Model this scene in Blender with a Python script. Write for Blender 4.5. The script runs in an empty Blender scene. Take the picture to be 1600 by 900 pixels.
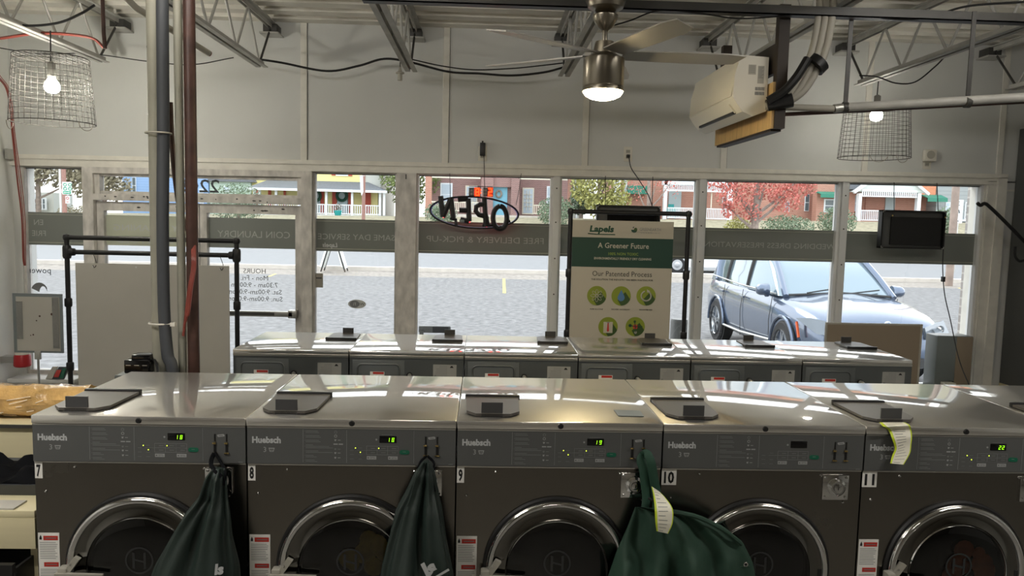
import bpy, bmesh, math, random
from mathutils import Vector, Matrix
random.seed(7)
PI = math.pi
sc = bpy.context.scene
C = sc.collection

# ------------------------------------------------------------------ camera
CAM = Vector((0, 0, 1.87)); FPX = 1200.0
_p, _r, _y = (math.radians(a) for a in (5.14, 1.35, 2.15))
_fw = Vector((math.sin(_y)*math.cos(_p), math.cos(_y)*math.cos(_p), -math.sin(_p)))
_rt = Vector((math.cos(_y), -math.sin(_y), 0)); _up = _rt.cross(_fw)
RT = math.cos(_r)*_rt + math.sin(_r)*_up
UP = -math.sin(_r)*_rt + math.cos(_r)*_up
cam = bpy.data.cameras.new('camera'); cam.sensor_width = 36; cam.lens = 36*FPX/1600
cam.clip_start = 0.05; cam.clip_end = 400
co = bpy.data.objects.new('camera', cam); C.objects.link(co)
m4 = Matrix((RT, UP, -_fw)).transposed().to_4x4(); m4.translation = CAM
co.matrix_world = m4
sc.camera = co

def at(px, py, Y):
    """point of the plane y=Y seen at a pixel of the 1600x900 photograph"""
    d = _fw + RT*((px-800)/FPX) - UP*((py-450)/FPX)
    return CAM + d*(Y/d.y)
def atz(px, py, Z):
    d = _fw + RT*((px-800)/FPX) - UP*((py-450)/FPX)
    return CAM + d*((Z-CAM.z)/d.z)

# ------------------------------------------------------------------ light
sc.view_settings.view_transform = 'Standard'
sc.view_settings.look = 'None'
sc.view_settings.gamma = 1.0
sc.view_settings.use_curve_mapping = False
sc.view_settings.exposure = 0.85
sc.cycles.use_denoising = True
sc.cycles.max_bounces = 10
sc.cycles.diffuse_bounces = 5
sc.cycles.glossy_bounces = 5
sc.cycles.transparent_max_bounces = 16
sc.cycles.sample_clamp_indirect = 6.0
sc.cycles.caustics_reflective = False
sc.cycles.caustics_refractive = False
w = bpy.data.worlds.new('sky'); sc.world = w; w.use_nodes = True
nt = w.node_tree; nt.nodes.clear()
out = nt.nodes.new('ShaderNodeOutputWorld'); bg = nt.nodes.new('ShaderNodeBackground')
tc = nt.nodes.new('ShaderNodeTexCoord'); sx = nt.nodes.new('ShaderNodeSeparateXYZ')
rmp = nt.nodes.new('ShaderNodeValToRGB')
rmp.color_ramp.elements[0].position = 0.0; rmp.color_ramp.elements[0].color = (0.98, 0.985, 1.0, 1)
rmp.color_ramp.elements[1].position = 0.8; rmp.color_ramp.elements[1].color = (0.90, 0.94, 1.0, 1)
nt.links.new(tc.outputs['Generated'], sx.inputs[0]); nt.links.new(sx.outputs['Z'], rmp.inputs[0])
nt.links.new(rmp.outputs[0], bg.inputs[0]); nt.links.new(bg.outputs[0], out.inputs[0])
bg.inputs[1].default_value = 1.75

sun = bpy.data.lights.new('sun', 'SUN'); sun.energy = 1.0; sun.angle = math.radians(25); sun.color = (1, .97, .92)
so = bpy.data.objects.new('sun', sun); C.objects.link(so); so.rotation_euler = (math.radians(48), 0, math.radians(-150))
so.location = (0, 30, 30)

def area_light(name, loc, rot, sx_, sy_, power, col):
    l = bpy.data.lights.new(name, 'AREA'); l.shape = 'RECTANGLE'; l.size = sx_; l.size_y = sy_; l.energy = power; l.color = col
    o = bpy.data.objects.new(name, l); C.objects.link(o); o.location = loc; o.rotation_euler = rot
    return o
# ceiling tube lamps of the laundromat, out of view; last two are added uplights
area_light('tube_fill_light', (-1.9, 1.3, 3.15), (0, 0, 0), 1.2, .15, 36, (1, .96, .90))
area_light('tube_fill_light', (2.4, 1.3, 3.15), (0, 0, 0), 1.2, .15, 24, (1, .96, .90))
area_light('tube_fill_light', (0.3, -2.4, 3.1), (0, 0, 0), 1.2, .15, 16, (1, .93, .82))
area_light('tube_fill_light', (-1.0, 2.6, 3.05), (PI*.78, 0, 0), 1.2, .15, 15, (1, .96, .90))  # added uplight that brightens the roof deck
area_light('tube_fill_light', (2.6, 2.6, 3.05), (PI*.78, 0, 0), 1.2, .15, 9, (1, .96, .90))  # second added uplight, weaker, for the right half of the deck

# ------------------------------------------------------------------ materials
def lin(c):
    return tuple(((v/255)/12.92 if v/255 <= .04045 else ((v/255+.055)/1.055)**2.4) for v in c)
MATS = {}
def mat(name, rgb, rough=.5, metal=0.0, var=0.0, vscale=4.0, bump=0.0, bscale=60.0, emit=0.0, stretch=(1, 1, 1), spec=.5, trans=0.0, coat=0.0):
    if name in MATS: return MATS[name]
    m = bpy.data.materials.new(name); m.use_nodes = True; t = m.node_tree; b = t.nodes['Principled BSDF']
    c = lin(rgb)
    b.inputs['Base Color'].default_value = (*c, 1); b.inputs['Roughness'].default_value = rough
    b.inputs['Metallic'].default_value = metal; b.inputs['Specular IOR Level'].default_value = spec
    if coat: b.inputs['Coat Weight'].default_value = coat; b.inputs['Coat Roughness'].default_value = .05
    if trans: b.inputs['Transmission Weight'].default_value = trans
    if emit:
        b.inputs['Emission Color'].default_value = (*c, 1); b.inputs['Emission Strength'].default_value = emit
    if var or bump:
        g = t.nodes.new('ShaderNodeTexCoord'); mp = t.nodes.new('ShaderNodeMapping'); mp.inputs['Scale'].default_value = stretch
        t.links.new(g.outputs['Object'], mp.inputs[0])
    if var:
        n = t.nodes.new('ShaderNodeTexNoise'); n.inputs['Scale'].default_value = vscale; n.inputs['Detail'].default_value = 5
        t.links.new(mp.outputs[0], n.inputs['Vector'])
        r = t.nodes.new('ShaderNodeValToRGB')
        r.color_ramp.elements[0].position = .3; r.color_ramp.elements[1].position = .7
        r.color_ramp.elements[0].color = (*[v*(1-var) for v in c], 1); r.color_ramp.elements[1].color = (*[min(1, v*(1+var)) for v in c], 1)
        t.links.new(n.outputs[0], r.inputs[0]); t.links.new(r.outputs[0], b.inputs['Base Color'])
    if bump:
        n = t.nodes.new('ShaderNodeTexNoise'); n.inputs['Scale'].default_value = bscale; n.inputs['Detail'].default_value = 3
        t.links.new(mp.outputs[0], n.inputs['Vector'])
        bp = t.nodes.new('ShaderNodeBump'); bp.inputs['Strength'].default_value = bump; bp.inputs['Distance'].default_value = .01
        t.links.new(n.outputs[0], bp.inputs['Height']); t.links.new(bp.outputs[0], b.inputs['Normal'])
    MATS[name] = m
    return m
def glass_mat(name, tint=(1, 1, 1), ior=1.45, extra=0.0):
    m = bpy.data.materials.new(name); m.use_nodes = True; t = m.node_tree; t.nodes.clear()
    o = t.nodes.new('ShaderNodeOutputMaterial'); a = t.nodes.new('ShaderNodeBsdfTransparent'); a.inputs[0].default_value = (*tint, 1)
    g = t.nodes.new('ShaderNodeBsdfGlossy'); g.inputs['Roughness'].default_value = .01
    f = t.nodes.new('ShaderNodeFresnel'); f.inputs['IOR'].default_value = ior
    ad = t.nodes.new('ShaderNodeMath'); ad.operation = 'ADD'; ad.inputs[1].default_value = extra; ad.use_clamp = True
    x = t.nodes.new('ShaderNodeMixShader'); t.links.new(f.outputs[0], ad.inputs[0]); t.links.new(ad.outputs[0], x.inputs[0])
    t.links.new(a.outputs[0], x.inputs[1]); t.links.new(g.outputs[0], x.inputs[2]); t.links.new(x.outputs[0], o.inputs[0])
    MATS[name] = m
    return m
def brick_mat(name, c1, c2, mortar, bw=.22, bh=.075, rough=.85):
    m = bpy.data.materials.new(name); m.use_nodes = True; t = m.node_tree; b = t.nodes['Principled BSDF']; b.inputs['Roughness'].default_value = rough
    g = t.nodes.new('ShaderNodeTexCoord'); s = t.nodes.new('ShaderNodeSeparateXYZ'); t.links.new(g.outputs['Object'], s.inputs[0])
    ad = t.nodes.new('ShaderNodeMath'); ad.operation = 'ADD'; t.links.new(s.outputs[0], ad.inputs[0]); t.links.new(s.outputs[1], ad.inputs[1])
    cb = t.nodes.new('ShaderNodeCombineXYZ'); t.links.new(ad.outputs[0], cb.inputs[0]); t.links.new(s.outputs[2], cb.inputs[1])
    k = t.nodes.new('ShaderNodeTexBrick'); t.links.new(cb.outputs[0], k.inputs['Vector'])
    k.inputs['Scale'].default_value = 1; k.inputs['Brick Width'].default_value = bw; k.inputs['Row Height'].default_value = bh
    k.inputs['Mortar Size'].default_value = .008; k.inputs['Color1'].default_value = (*lin(c1), 1); k.inputs['Color2'].default_value = (*lin(c2), 1); k.inputs['Mortar'].default_value = (*lin(mortar), 1)
    t.links.new(k.outputs['Color'], b.inputs['Base Color'])
    MATS[name] = m
    return m
def steel_mat(name, rgb, rough, bump=.02, soft=0.0):
    """brushed stainless sheet: gentle waviness and fine brushing along x"""
    m = bpy.data.materials.new(name); m.use_nodes = True; t = m.node_tree; b = t.nodes['Principled BSDF']
    b.inputs['Base Color'].default_value = (*lin(rgb), 1); b.inputs['Metallic'].default_value = 1
    g = t.nodes.new('ShaderNodeTexCoord')
    n = t.nodes.new('ShaderNodeTexNoise'); n.inputs['Scale'].default_value = 2.2; n.inputs['Detail'].default_value = 1
    mp = t.nodes.new('ShaderNodeMapping'); mp.inputs['Scale'].default_value = (4, 260, 260)
    n2 = t.nodes.new('ShaderNodeTexNoise'); n2.inputs['Scale'].default_value = 2; n2.inputs['Detail'].default_value = 2
    inf = t.nodes.new('ShaderNodeObjectInfo'); av = t.nodes.new('ShaderNodeVectorMath'); av.operation = 'ADD'
    t.links.new(g.outputs['Object'], av.inputs[0]); t.links.new(inf.outputs['Random'], av.inputs[1])
    t.links.new(av.outputs[0], n.inputs['Vector']); t.links.new(g.outputs['Object'], mp.inputs[0]); t.links.new(mp.outputs[0], n2.inputs['Vector'])
    b1 = t.nodes.new('ShaderNodeBump'); b1.inputs['Strength'].default_value = 1; b1.inputs['Distance'].default_value = bump
    b2 = t.nodes.new('ShaderNodeBump'); b2.inputs['Strength'].default_value = .03; b2.inputs['Distance'].default_value = .0003
    t.links.new(n.outputs[0], b1.inputs['Height']); t.links.new(n2.outputs[0], b2.inputs['Height']); t.links.new(b1.outputs[0], b2.inputs['Normal'])
    t.links.new(b2.outputs[0], b.inputs['Normal'])
    r = t.nodes.new('ShaderNodeMapRange'); r.inputs['To Min'].default_value = rough*.7; r.inputs['To Max'].default_value = rough*1.35
    n3 = t.nodes.new('ShaderNodeTexNoise'); n3.inputs['Scale'].default_value = 6; n3.inputs['Detail'].default_value = 6
    t.links.new(av.outputs[0], n3.inputs['Vector']); t.links.new(n3.outputs[0], r.inputs[0]); t.links.new(r.outputs[0], b.inputs['Roughness'])
    if soft:
        g2 = t.nodes.new('ShaderNodeBsdfAnisotropic'); g2.inputs['Color'].default_value = (*lin(rgb), 1); g2.inputs['Roughness'].default_value = .42
        mx = t.nodes.new('ShaderNodeMixShader'); mx.inputs[0].default_value = soft; o = t.nodes['Material Output']
        t.links.new(b.outputs[0], mx.inputs[1]); t.links.new(g2.outputs[0], mx.inputs[2]); t.links.new(b1.outputs[0], g2.inputs['Normal']); t.links.new(mx.outputs[0], o.inputs['Surface'])
    MATS[name] = m
    return m
def band_mat(name, rgb, rgb2, pitch, axis=2, rough=.7):
    """lap siding or boards: a thin darker line every pitch metres"""
    m = bpy.data.materials.new(name); m.use_nodes = True; t = m.node_tree; b = t.nodes['Principled BSDF']; b.inputs['Roughness'].default_value = rough
    g = t.nodes.new('ShaderNodeTexCoord'); s = t.nodes.new('ShaderNodeSeparateXYZ'); t.links.new(g.outputs['Object'], s.inputs[0])
    d = t.nodes.new('ShaderNodeMath'); d.operation = 'DIVIDE'; d.inputs[1].default_value = pitch; t.links.new(s.outputs[axis], d.inputs[0])
    f = t.nodes.new('ShaderNodeMath'); f.operation = 'FRACT'; t.links.new(d.outputs[0], f.inputs[0])
    r = t.nodes.new('ShaderNodeValToRGB'); r.color_ramp.interpolation = 'CONSTANT'
    r.color_ramp.elements[0].color = (*lin(rgb2), 1); r.color_ramp.elements[1].position = .12; r.color_ramp.elements[1].color = (*lin(rgb), 1)
    t.links.new(f.outputs[0], r.inputs[0]); t.links.new(r.outputs[0], b.inputs['Base Color'])
    MATS[name] = m
    return m

mat('wall_paint', (212, 213, 210), .55, var=.05, vscale=1.3)
mat('white_wall', (228, 228, 224), .5, var=.04)
mat('trim_paint', (228, 225, 216), .45, var=.08, vscale=9)
mat('worn_frame', (206, 202, 196), .5, var=.28, vscale=14, stretch=(1, 1, .5))
mat('alu_frame', (176, 174, 168), .45, metal=.2, var=.08)
mat('white_frame', (228, 229, 228), .4)
mat('deck', (222, 218, 208), .5, var=.15, vscale=3)
mat('joist_steel', (176, 175, 170), .45, var=.15, vscale=8)
mat('dark_steel', (62, 61, 58), .45, var=.2, vscale=8)
mat('floor_tile', (120, 118, 112), .35, var=.1)
mat('back_wall', (150, 145, 136), .6)
mat('black', (18, 18, 19), .45)
mat('black_gloss', (10, 10, 12), .12)
mat('black_iron', (24, 24, 25), .4, var=.2, vscale=30)
mat('charcoal', (82, 83, 82), .42)
mat('charcoal_line', (128, 130, 130), .5)
mat('print_grey', (150, 151, 150), .5)
mat('print_dim', (112, 114, 113), .5)
mat('brand_silver', (176, 178, 178), .4)
mat('white_label', (222, 220, 214), .5)
mat('grey_label', (150, 150, 146), .5)
mat('red_label', (176, 44, 34), .5)
mat('green_button', (12, 92, 68), .45)
mat('led_green', (170, 250, 30), .5, emit=.8)
mat('led_yellow', (225, 255, 70), .5, emit=1.2)
mat('led_red', (255, 62, 22), .5, emit=2.0)
mat('brass', (205, 180, 120), .25, metal=1)
mat('chrome', (215, 215, 215), .07, metal=1)
mat('ring_chrome', (112, 110, 106), .12, metal=1)
mat('lever', (150, 147, 136), .4)
mat('lid_plastic', (84, 80, 74), .38, var=.08)
mat('lid_tab', (66, 66, 66), .4)
mat('gasket', (22, 22, 22), .5)
mat('rear_grey', (98, 102, 102), .42, metal=.5, var=.05)
mat('pipe_grey', (150, 148, 134), .55, var=.1, vscale=6)
mat('conduit', (66, 69, 74), .55)
mat('rust_pipe', (74, 50, 43), .42, metal=.1, var=.35, vscale=12)
mat('red_tube', (132, 62, 52), .4)
mat('red_paint', (176, 34, 40), .4)
mat('white_plastic', (226, 222, 210), .4)
mat('sticker_grey', (176, 172, 160), .5)
mat('nickel', (150, 143, 130), .28, metal=1)
mat('blade', (174, 170, 162), .4, metal=.2)
mat('wire', (70, 67, 63), .6)
mat('foil', (150, 150, 148), .28, metal=.85, bump=.6, bscale=35)
mat('cord', (20, 20, 20), .5)
mat('cord_grey', (120, 118, 112), .5)
mat('plywood', (196, 164, 112), .6, var=.22, vscale=10, stretch=(.6, 9, .6))
mat('dark_wood', (52, 44, 38), .6, var=.2)
mat('cream_laminate', (206, 196, 160), .4, var=.12, vscale=3, stretch=(.3, 1, 3))
mat('amber_wrap', (206, 166, 104), .16, var=.3, vscale=9, bump=1.0, bscale=24, coat=1)
mat('board_white', (180, 177, 168), .55, var=.03)
mat('board_beige', (148, 134, 116), .7)
mat('poster_white', (190, 184, 170), .55)
mat('poster_green', (24, 62, 50), .5)
mat('icon_green', (136, 150, 48), .5)
mat('icon_dark', (58, 84, 40), .5)
mat('icon_blue', (84, 128, 178), .5)
mat('icon_red', (190, 62, 54), .5)
mat('ink', (42, 42, 42), .5)
mat('ink_green', (20, 70, 52), .5)
mat('lime_ink', (150, 170, 60), .5)
mat('cloth_green', (34, 62, 48), .72, var=.12, bump=.15, bscale=40)
mat('cloth_dark', (27, 40, 35), .55, var=.15, bump=.15, bscale=40)
mat('cloth_black', (10, 11, 14), .8, spec=.1)
mat('cloth_strap', (26, 62, 46), .7)
mat('receipt', (228, 224, 208), .5)
mat('receipt_edge', (196, 214, 50), .5)
mat('film', (132, 136, 131), .09, spec=.5)
mat('film_pale', (206, 208, 190), .3)
def backlit(m, k):
    t = m.node_tree; b = t.nodes['Principled BSDF']; tr = t.nodes.new('ShaderNodeBsdfTranslucent'); tr.inputs[0].default_value = b.inputs['Base Color'].default_value[:]
    x = t.nodes.new('ShaderNodeMixShader'); x.inputs[0].default_value = k; t.links.new(b.outputs[0], x.inputs[1]); t.links.new(tr.outputs[0], x.inputs[2]); t.links.new(x.outputs[0], t.nodes['Material Output'].inputs[0])
backlit(MATS['film_pale'], .35)
mat('film_text', (178, 181, 176), .3)
mat('decal_dark', (60, 64, 68), .5)
mat('decal_grey', (126, 128, 130), .5)
mat('decal_white', (205, 207, 206), .5)
mat('grey_bin', (120, 128, 130), .3)
mat('silver', (190, 190, 186), .3, metal=.8)
mat('neon_blue', (50, 55, 130), .4, emit=.25)
mat('neon_red', (255, 84, 88), .4, emit=.8)
glass_mat('window_glass', (.97, .985, .98))
glass_mat('door_bowl', (.45, .46, .48), 1.5, .02)
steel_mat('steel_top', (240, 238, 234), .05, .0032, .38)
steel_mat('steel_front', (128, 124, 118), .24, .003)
# outdoors; foliage and brick colours paled to stand in for window glare
mat('asphalt', (108, 108, 109), .85, var=.4, vscale=7, bump=.6, bscale=40)
mat('road_asphalt', (118, 120, 123), .8, var=.08)
mat('leafy_verge', (134, 128, 121), .9, var=.3, vscale=6)
mat('grass', (142, 136, 114), .95, var=.25, vscale=3)
mat('concrete', (196, 190, 182), .85, var=.08)
mat('paint_white', (232, 232, 230), .6)
mat('paint_yellow', (220, 200, 90), .6)
mat('white_paint', (224, 230, 236), .5)
mat('house_yellow', (226, 216, 150), .7)
mat('house_grey', (196, 198, 192), .7)
band_mat('blue_siding', (140, 172, 214), (118, 150, 196), .2)
band_mat('grey_siding', (150, 156, 158), (130, 136, 138), .3)
band_mat('pale_siding', (206, 214, 212), (180, 190, 190), .25)
band_mat('green_siding', (176, 196, 184), (160, 182, 170), .2)
brick_mat('brick_purple', (142, 108, 106), (126, 96, 95), (170, 150, 144))
brick_mat('brick_red', (176, 124, 108), (162, 112, 98), (196, 168, 150))
brick_mat('brick_grey', (176, 170, 166), (160, 154, 150), (200, 196, 190))
brick_mat('brick_orange', (204, 136, 106), (194, 124, 96), (214, 150, 110))
mat('roof_shingle', (104, 108, 114), .85, var=.15, vscale=8)
mat('awning', (44, 124, 104), .6)
mat('shutter_red', (178, 70, 52), .6)
mat('pane_dark', (92, 104, 110), .15)
mat('pane_light', (176, 192, 206), .2)
mat('door_pale', (214, 208, 192), .5)
mat('door_blue', (116, 176, 200), .5)
mat('door_grey', (168, 184, 188), .5)
mat('wood_pole', (148, 132, 122), .85, var=.25, vscale=3)
mat('red_pole', (146, 108, 98), .6)
mat('sign_white', (232, 236, 234), .5)
mat('sign_green', (24, 150, 112), .5)
mat('leaf_green', (122, 136, 84), .7, var=.4, vscale=2)
mat('leaf_dark', (88, 104, 84), .75, var=.35, vscale=2)
mat('leaf_pale', (138, 132, 110), .8, var=.35, vscale=2)
mat('leaf_yellow', (160, 160, 98), .7, var=.4, vscale=2)
mat('leaf_red', (186, 108, 98), .7, var=.4, vscale=2)
mat('bush_green', (110, 128, 104), .75, var=.35, vscale=3)
mat('bark', (134, 122, 114), .9, var=.3, vscale=6)
mat('teal_pot', (36, 150, 150), .5)
mat('car_paint', (92, 106, 128), .24, metal=.6, coat=1.0)
mat('car_glass', (128, 144, 154), .05, metal=.55, spec=.9)
mat('car_trim', (28, 29, 31), .5)
mat('tyre', (34, 34, 36), .8)
mat('rim', (176, 180, 184), .25, metal=.9)
mat('lamp_lens', (120, 128, 136), .08, metal=.15)
mat('orange_lens_and_halo', (220, 96, 50), .3)
mat('van_white', (226, 230, 234), .3)

# ------------------------------------------------------------------ mesh builder
_font_cache = {}
def text_mesh(s, bold=0.0):
    key = (s, bold)
    if key not in _font_cache:
        cu = bpy.data.curves.new('txt', 'FONT'); cu.body = s; cu.size = 1.0; cu.resolution_u = 2; cu.offset = bold
        o = bpy.data.objects.new('txt', cu); C.objects.link(o)
        dg = bpy.context.evaluated_depsgraph_get(); dg.update()
        me = bpy.data.meshes.new_from_object(o.evaluated_get(dg))
        vs = [tuple(v.co[:2]) for v in me.vertices]; fs = [tuple(p.vertices) for p in me.polygons]
        bpy.data.objects.remove(o); bpy.data.curves.remove(cu); bpy.data.meshes.remove(me)
        _font_cache[key] = (vs, fs)
    return _font_cache[key]
ORG = {}
class B:
    def __init__(s):
        s.bm = bmesh.new(); s.mats = []; s.i = 0
    def m(s, name):
        mt = MATS[name]
        if mt not in s.mats: s.mats.append(mt)
        s.i = s.mats.index(mt)
        return s
    def _f(s, vs):
        try:
            f = s.bm.faces.new(vs); f.material_index = s.i; return f
        except ValueError:
            return None
    def box(s, x0, y0, z0, x1, y1, z1, bev=0.0):
        if x0 > x1: x0, x1 = x1, x0
        if y0 > y1: y0, y1 = y1, y0
        if z0 > z1: z0, z1 = z1, z0
        v = [s.bm.verts.new(p) for p in ((x0,y0,z0),(x1,y0,z0),(x1,y1,z0),(x0,y1,z0),(x0,y0,z1),(x1,y0,z1),(x1,y1,z1),(x0,y1,z1))]
        fs = [s._f([v[i] for i in q]) for q in ((0,3,2,1),(4,5,6,7),(0,1,5,4),(1,2,6,5),(2,3,7,6),(3,0,4,7))]
        if bev:
            es = list({e for f in fs for e in f.edges})
            r = bmesh.ops.bevel(s.bm, geom=es, offset=bev, segments=2, affect='EDGES', profile=.5)
            for f in r['faces']: f.material_index = s.i
        return s
    def hexa(s, lo, hi):
        """box from two quads of four points each"""
        v = [s.bm.verts.new(p) for p in lo] + [s.bm.verts.new(p) for p in hi]
        for q in ((0,3,2,1),(4,5,6,7),(0,1,5,4),(1,2,6,5),(2,3,7,6),(3,0,4,7)): s._f([v[i] for i in q])
        return s
    def tube(s, pts, r, n=8, closed=False, caps=True, rs=None):
        pts = [Vector(p) for p in pts]; N = len(pts); rings = []
        t0 = (pts[1]-pts[0]).normalized()
        a = Vector((0, 0, 1)) if abs(t0.z) < .9 else Vector((1, 0, 0))
        nrm = t0.cross(a).normalized()
        for i in range(N):
            if closed: t = (pts[(i+1) % N]-pts[i-1]).normalized()
            elif i == 0: t = t0
            elif i == N-1: t = (pts[i]-pts[i-1]).normalized()
            else: t = ((pts[i+1]-pts[i]).normalized()+(pts[i]-pts[i-1]).normalized()).normalized()
            nrm = (nrm - t*nrm.dot(t))
            nrm = nrm.normalized() if nrm.length > 1e-6 else t.orthogonal().normalized()
            bn = t.cross(nrm); rr = rs[i] if rs else r
            rings.append([s.bm.verts.new(pts[i]+(nrm*math.cos(2*PI*k/n)+bn*math.sin(2*PI*k/n))*rr) for k in range(n)])
        for i in range(N if closed else N-1):
            A, Bq = rings[i], rings[(i+1) % N]
            for k in range(n): s._f([A[k], A[(k+1) % n], Bq[(k+1) % n], Bq[k]])
        if caps and not closed:
            s._f(rings[0][::-1]); s._f(rings[-1])
        return s
    def bar(s, p0, p1, wx, wy):
        """rectangular bar from p0 to p1"""
        p0 = Vector(p0); p1 = Vector(p1); t = (p1-p0).normalized()
        a = Vector((0, 0, 1)) if abs(t.z) < .9 else Vector((0, 1, 0))
        u = t.cross(a).normalized(); v = u.cross(t)
        q = [(-1,-1),(1,-1),(1,1),(-1,1)]
        return s.hexa([p0+u*a_*wx/2+v*b_*wy/2 for a_, b_ in q], [p1+u*a_*wx/2+v*b_*wy/2 for a_, b_ in q])
    def lathe(s, prof, c, axis='z', n=40, caps=True):
        """prof: list of (radius, height) turned round axis through c"""
        c = Vector(c); rings = []
        for (r, h) in prof:
            ring = []
            for k in range(n):
                a = 2*PI*k/n; x, y = r*math.cos(a), r*math.sin(a)
                d = {'z': (x, y, h), 'y': (x, h, y), 'x': (h, x, y)}[axis]
                ring.append(s.bm.verts.new(c+Vector(d)))
            rings.append(ring)
        for i in range(len(rings)-1):
            for k in range(n): s._f([rings[i][k], rings[i][(k+1) % n], rings[i+1][(k+1) % n], rings[i+1][k]])
        if caps: s._f(rings[0][::-1]); s._f(rings[-1])
        return s
    def prism(s, poly, a0, a1, plane='xz'):
        f = {'xz': lambda p, a: (p[0], a, p[1]), 'xy': lambda p, a: (p[0], p[1], a), 'yz': lambda p, a: (a, p[0], p[1])}[plane]
        A = [s.bm.verts.new(f(p, a0)) for p in poly]; D = [s.bm.verts.new(f(p, a1)) for p in poly]; n = len(poly)
        s._f(A[::-1]); s._f(D)
        for i in range(n): s._f([A[i], A[(i+1) % n], D[(i+1) % n], D[i]])
        return s
    def quad(s, *p):
        s._f([s.bm.verts.new(q) for q in p]); return s
    def loft(s, rings, closed=True, caps=True):
        R = [[s.bm.verts.new(p) for p in r] for r in rings]; n = len(R[0])
        for i in range(len(R)-1):
            for k in range(n if closed else n-1): s._f([R[i][k], R[i][(k+1) % n], R[i+1][(k+1) % n], R[i+1][k]])
        if caps: s._f(R[0][::-1]); s._f(R[-1])
        return s
    def text(s, body, pos, h, right=(1, 0, 0), up=(0, 0, 1), align='c', bold=0.0, width=None, shear=0.0):
        """flat lettering; h = capital height; width squeezes or stretches it to a set width"""
        vs, fs = text_mesh(body, bold)
        if not vs: return s
        x0 = min(v[0] for v in vs); x1 = max(v[0] for v in vs); k = h/.7
        kx = width/(x1-x0) if width else k
        off = {'l': x0, 'c': (x0+x1)/2, 'r': x1}[align]
        R = Vector(right).normalized(); U = Vector(up).normalized(); P = Vector(pos)
        bv = [s.bm.verts.new(P + R*((x-off)*kx + y*k*shear) + U*(y*k)) for x, y in vs]
        for f in fs: s._f([bv[i] for i in f])
        return s
    def seg7(s, ch, x, z, y, h, wd, t=.18, sl=.12):
        S = {'0':'abcdef','1':'bc','2':'abged','3':'abgcd','4':'fgbc','5':'afgcd','6':'afgecd','7':'abc','8':'abcdefg','9':'abcdfg'}[ch]
        tt = h*t
        R = {'a':(0,h-tt,wd,h),'g':(0,h/2-tt/2,wd,h/2+tt/2),'d':(0,0,wd,tt),'f':(0,h/2,tt,h),'b':(wd-tt,h/2,wd,h),'e':(0,0,tt,h/2),'c':(wd-tt,0,wd,h/2)}
        for q in S:
            a0, b0, a1, b1 = R[q]; g = tt*.12
            P = [(a0+g,b0+g),(a1-g,b0+g),(a1-g,b1-g),(a0+g,b1-g)]
            s.quad(*[(x+p[0]+p[1]*sl, y, z+p[1]) for p in P])
        return s
    def build(s, name, parent=None, label=None, cat=None, group=None, kind=None, smooth=True, sub=0, origin=None, angle=35):
        bm = s.bm
        bmesh.ops.recalc_face_normals(bm, faces=bm.faces[:])
        me = bpy.data.meshes.new(name)
        if origin is None:
            xs = [v.co for v in bm.verts]
            lo = Vector([min(v[i] for v in xs) for i in range(3)]); hi = Vector([max(v[i] for v in xs) for i in range(3)])
            origin = (lo+hi)/2
            if parent is None: origin.z = lo.z
        origin = Vector(origin)
        bmesh.ops.translate(bm, vec=-origin, verts=bm.verts[:])
        bm.to_mesh(me); bm.free()
        for mt in s.mats: me.materials.append(mt)
        if smooth:
            me.shade_smooth(); me.set_sharp_from_angle(angle=math.radians(angle))
        o = bpy.data.objects.new(name, me); C.objects.link(o)
        ORG[o.name] = origin
        if parent is not None:
            o.parent = parent; o.location = origin - ORG[parent.name]
        else: o.location = origin
        if sub:
            md = o.modifiers.new('sub', 'SUBSURF'); md.levels = sub; md.render_levels = sub
        return tag(o, label, cat, group, kind)
def tag(o, label=None, cat=None, group=None, kind=None):
    if label: o['label'] = label
    if cat: o['category'] = cat
    if group: o['group'] = group
    if kind: o['kind'] = kind
    return o
def thing(name, label=None, cat=None, loc=(0, 0, 0), group=None, kind=None):
    o = bpy.data.objects.new(name, None); C.objects.link(o); o.location = loc; ORG[o.name] = Vector(loc); o.empty_display_size = .1
    return tag(o, label, cat, group, kind)
def copy_tree(o, parent=None):
    c = o.copy(); C.objects.link(c)
    ORG[c.name] = ORG.get(o.name, Vector()).copy()
    if parent is not None: c.parent = parent
    for ch in list(o.children): copy_tree(ch, c)
    return c
def cat_curve(pts, n=10):
    """smooth path through points"""
    P = [Vector(p) for p in pts]; P = [P[0]*2-P[1]] + P + [P[-1]*2-P[-2]]; o = []
    for i in range(1, len(P)-2):
        for k in range(n):
            t = k/n; a, b, c, d = P[i-1], P[i], P[i+1], P[i+2]
            o.append(.5*((2*b)+(c-a)*t+(2*a-5*b+4*c-d)*t*t+(3*b-a-3*c+d)*t**3))
    o.append(P[-2]); return o
LX = (-1, 0, 0)   # reading direction of lettering meant to be read from the street
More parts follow.
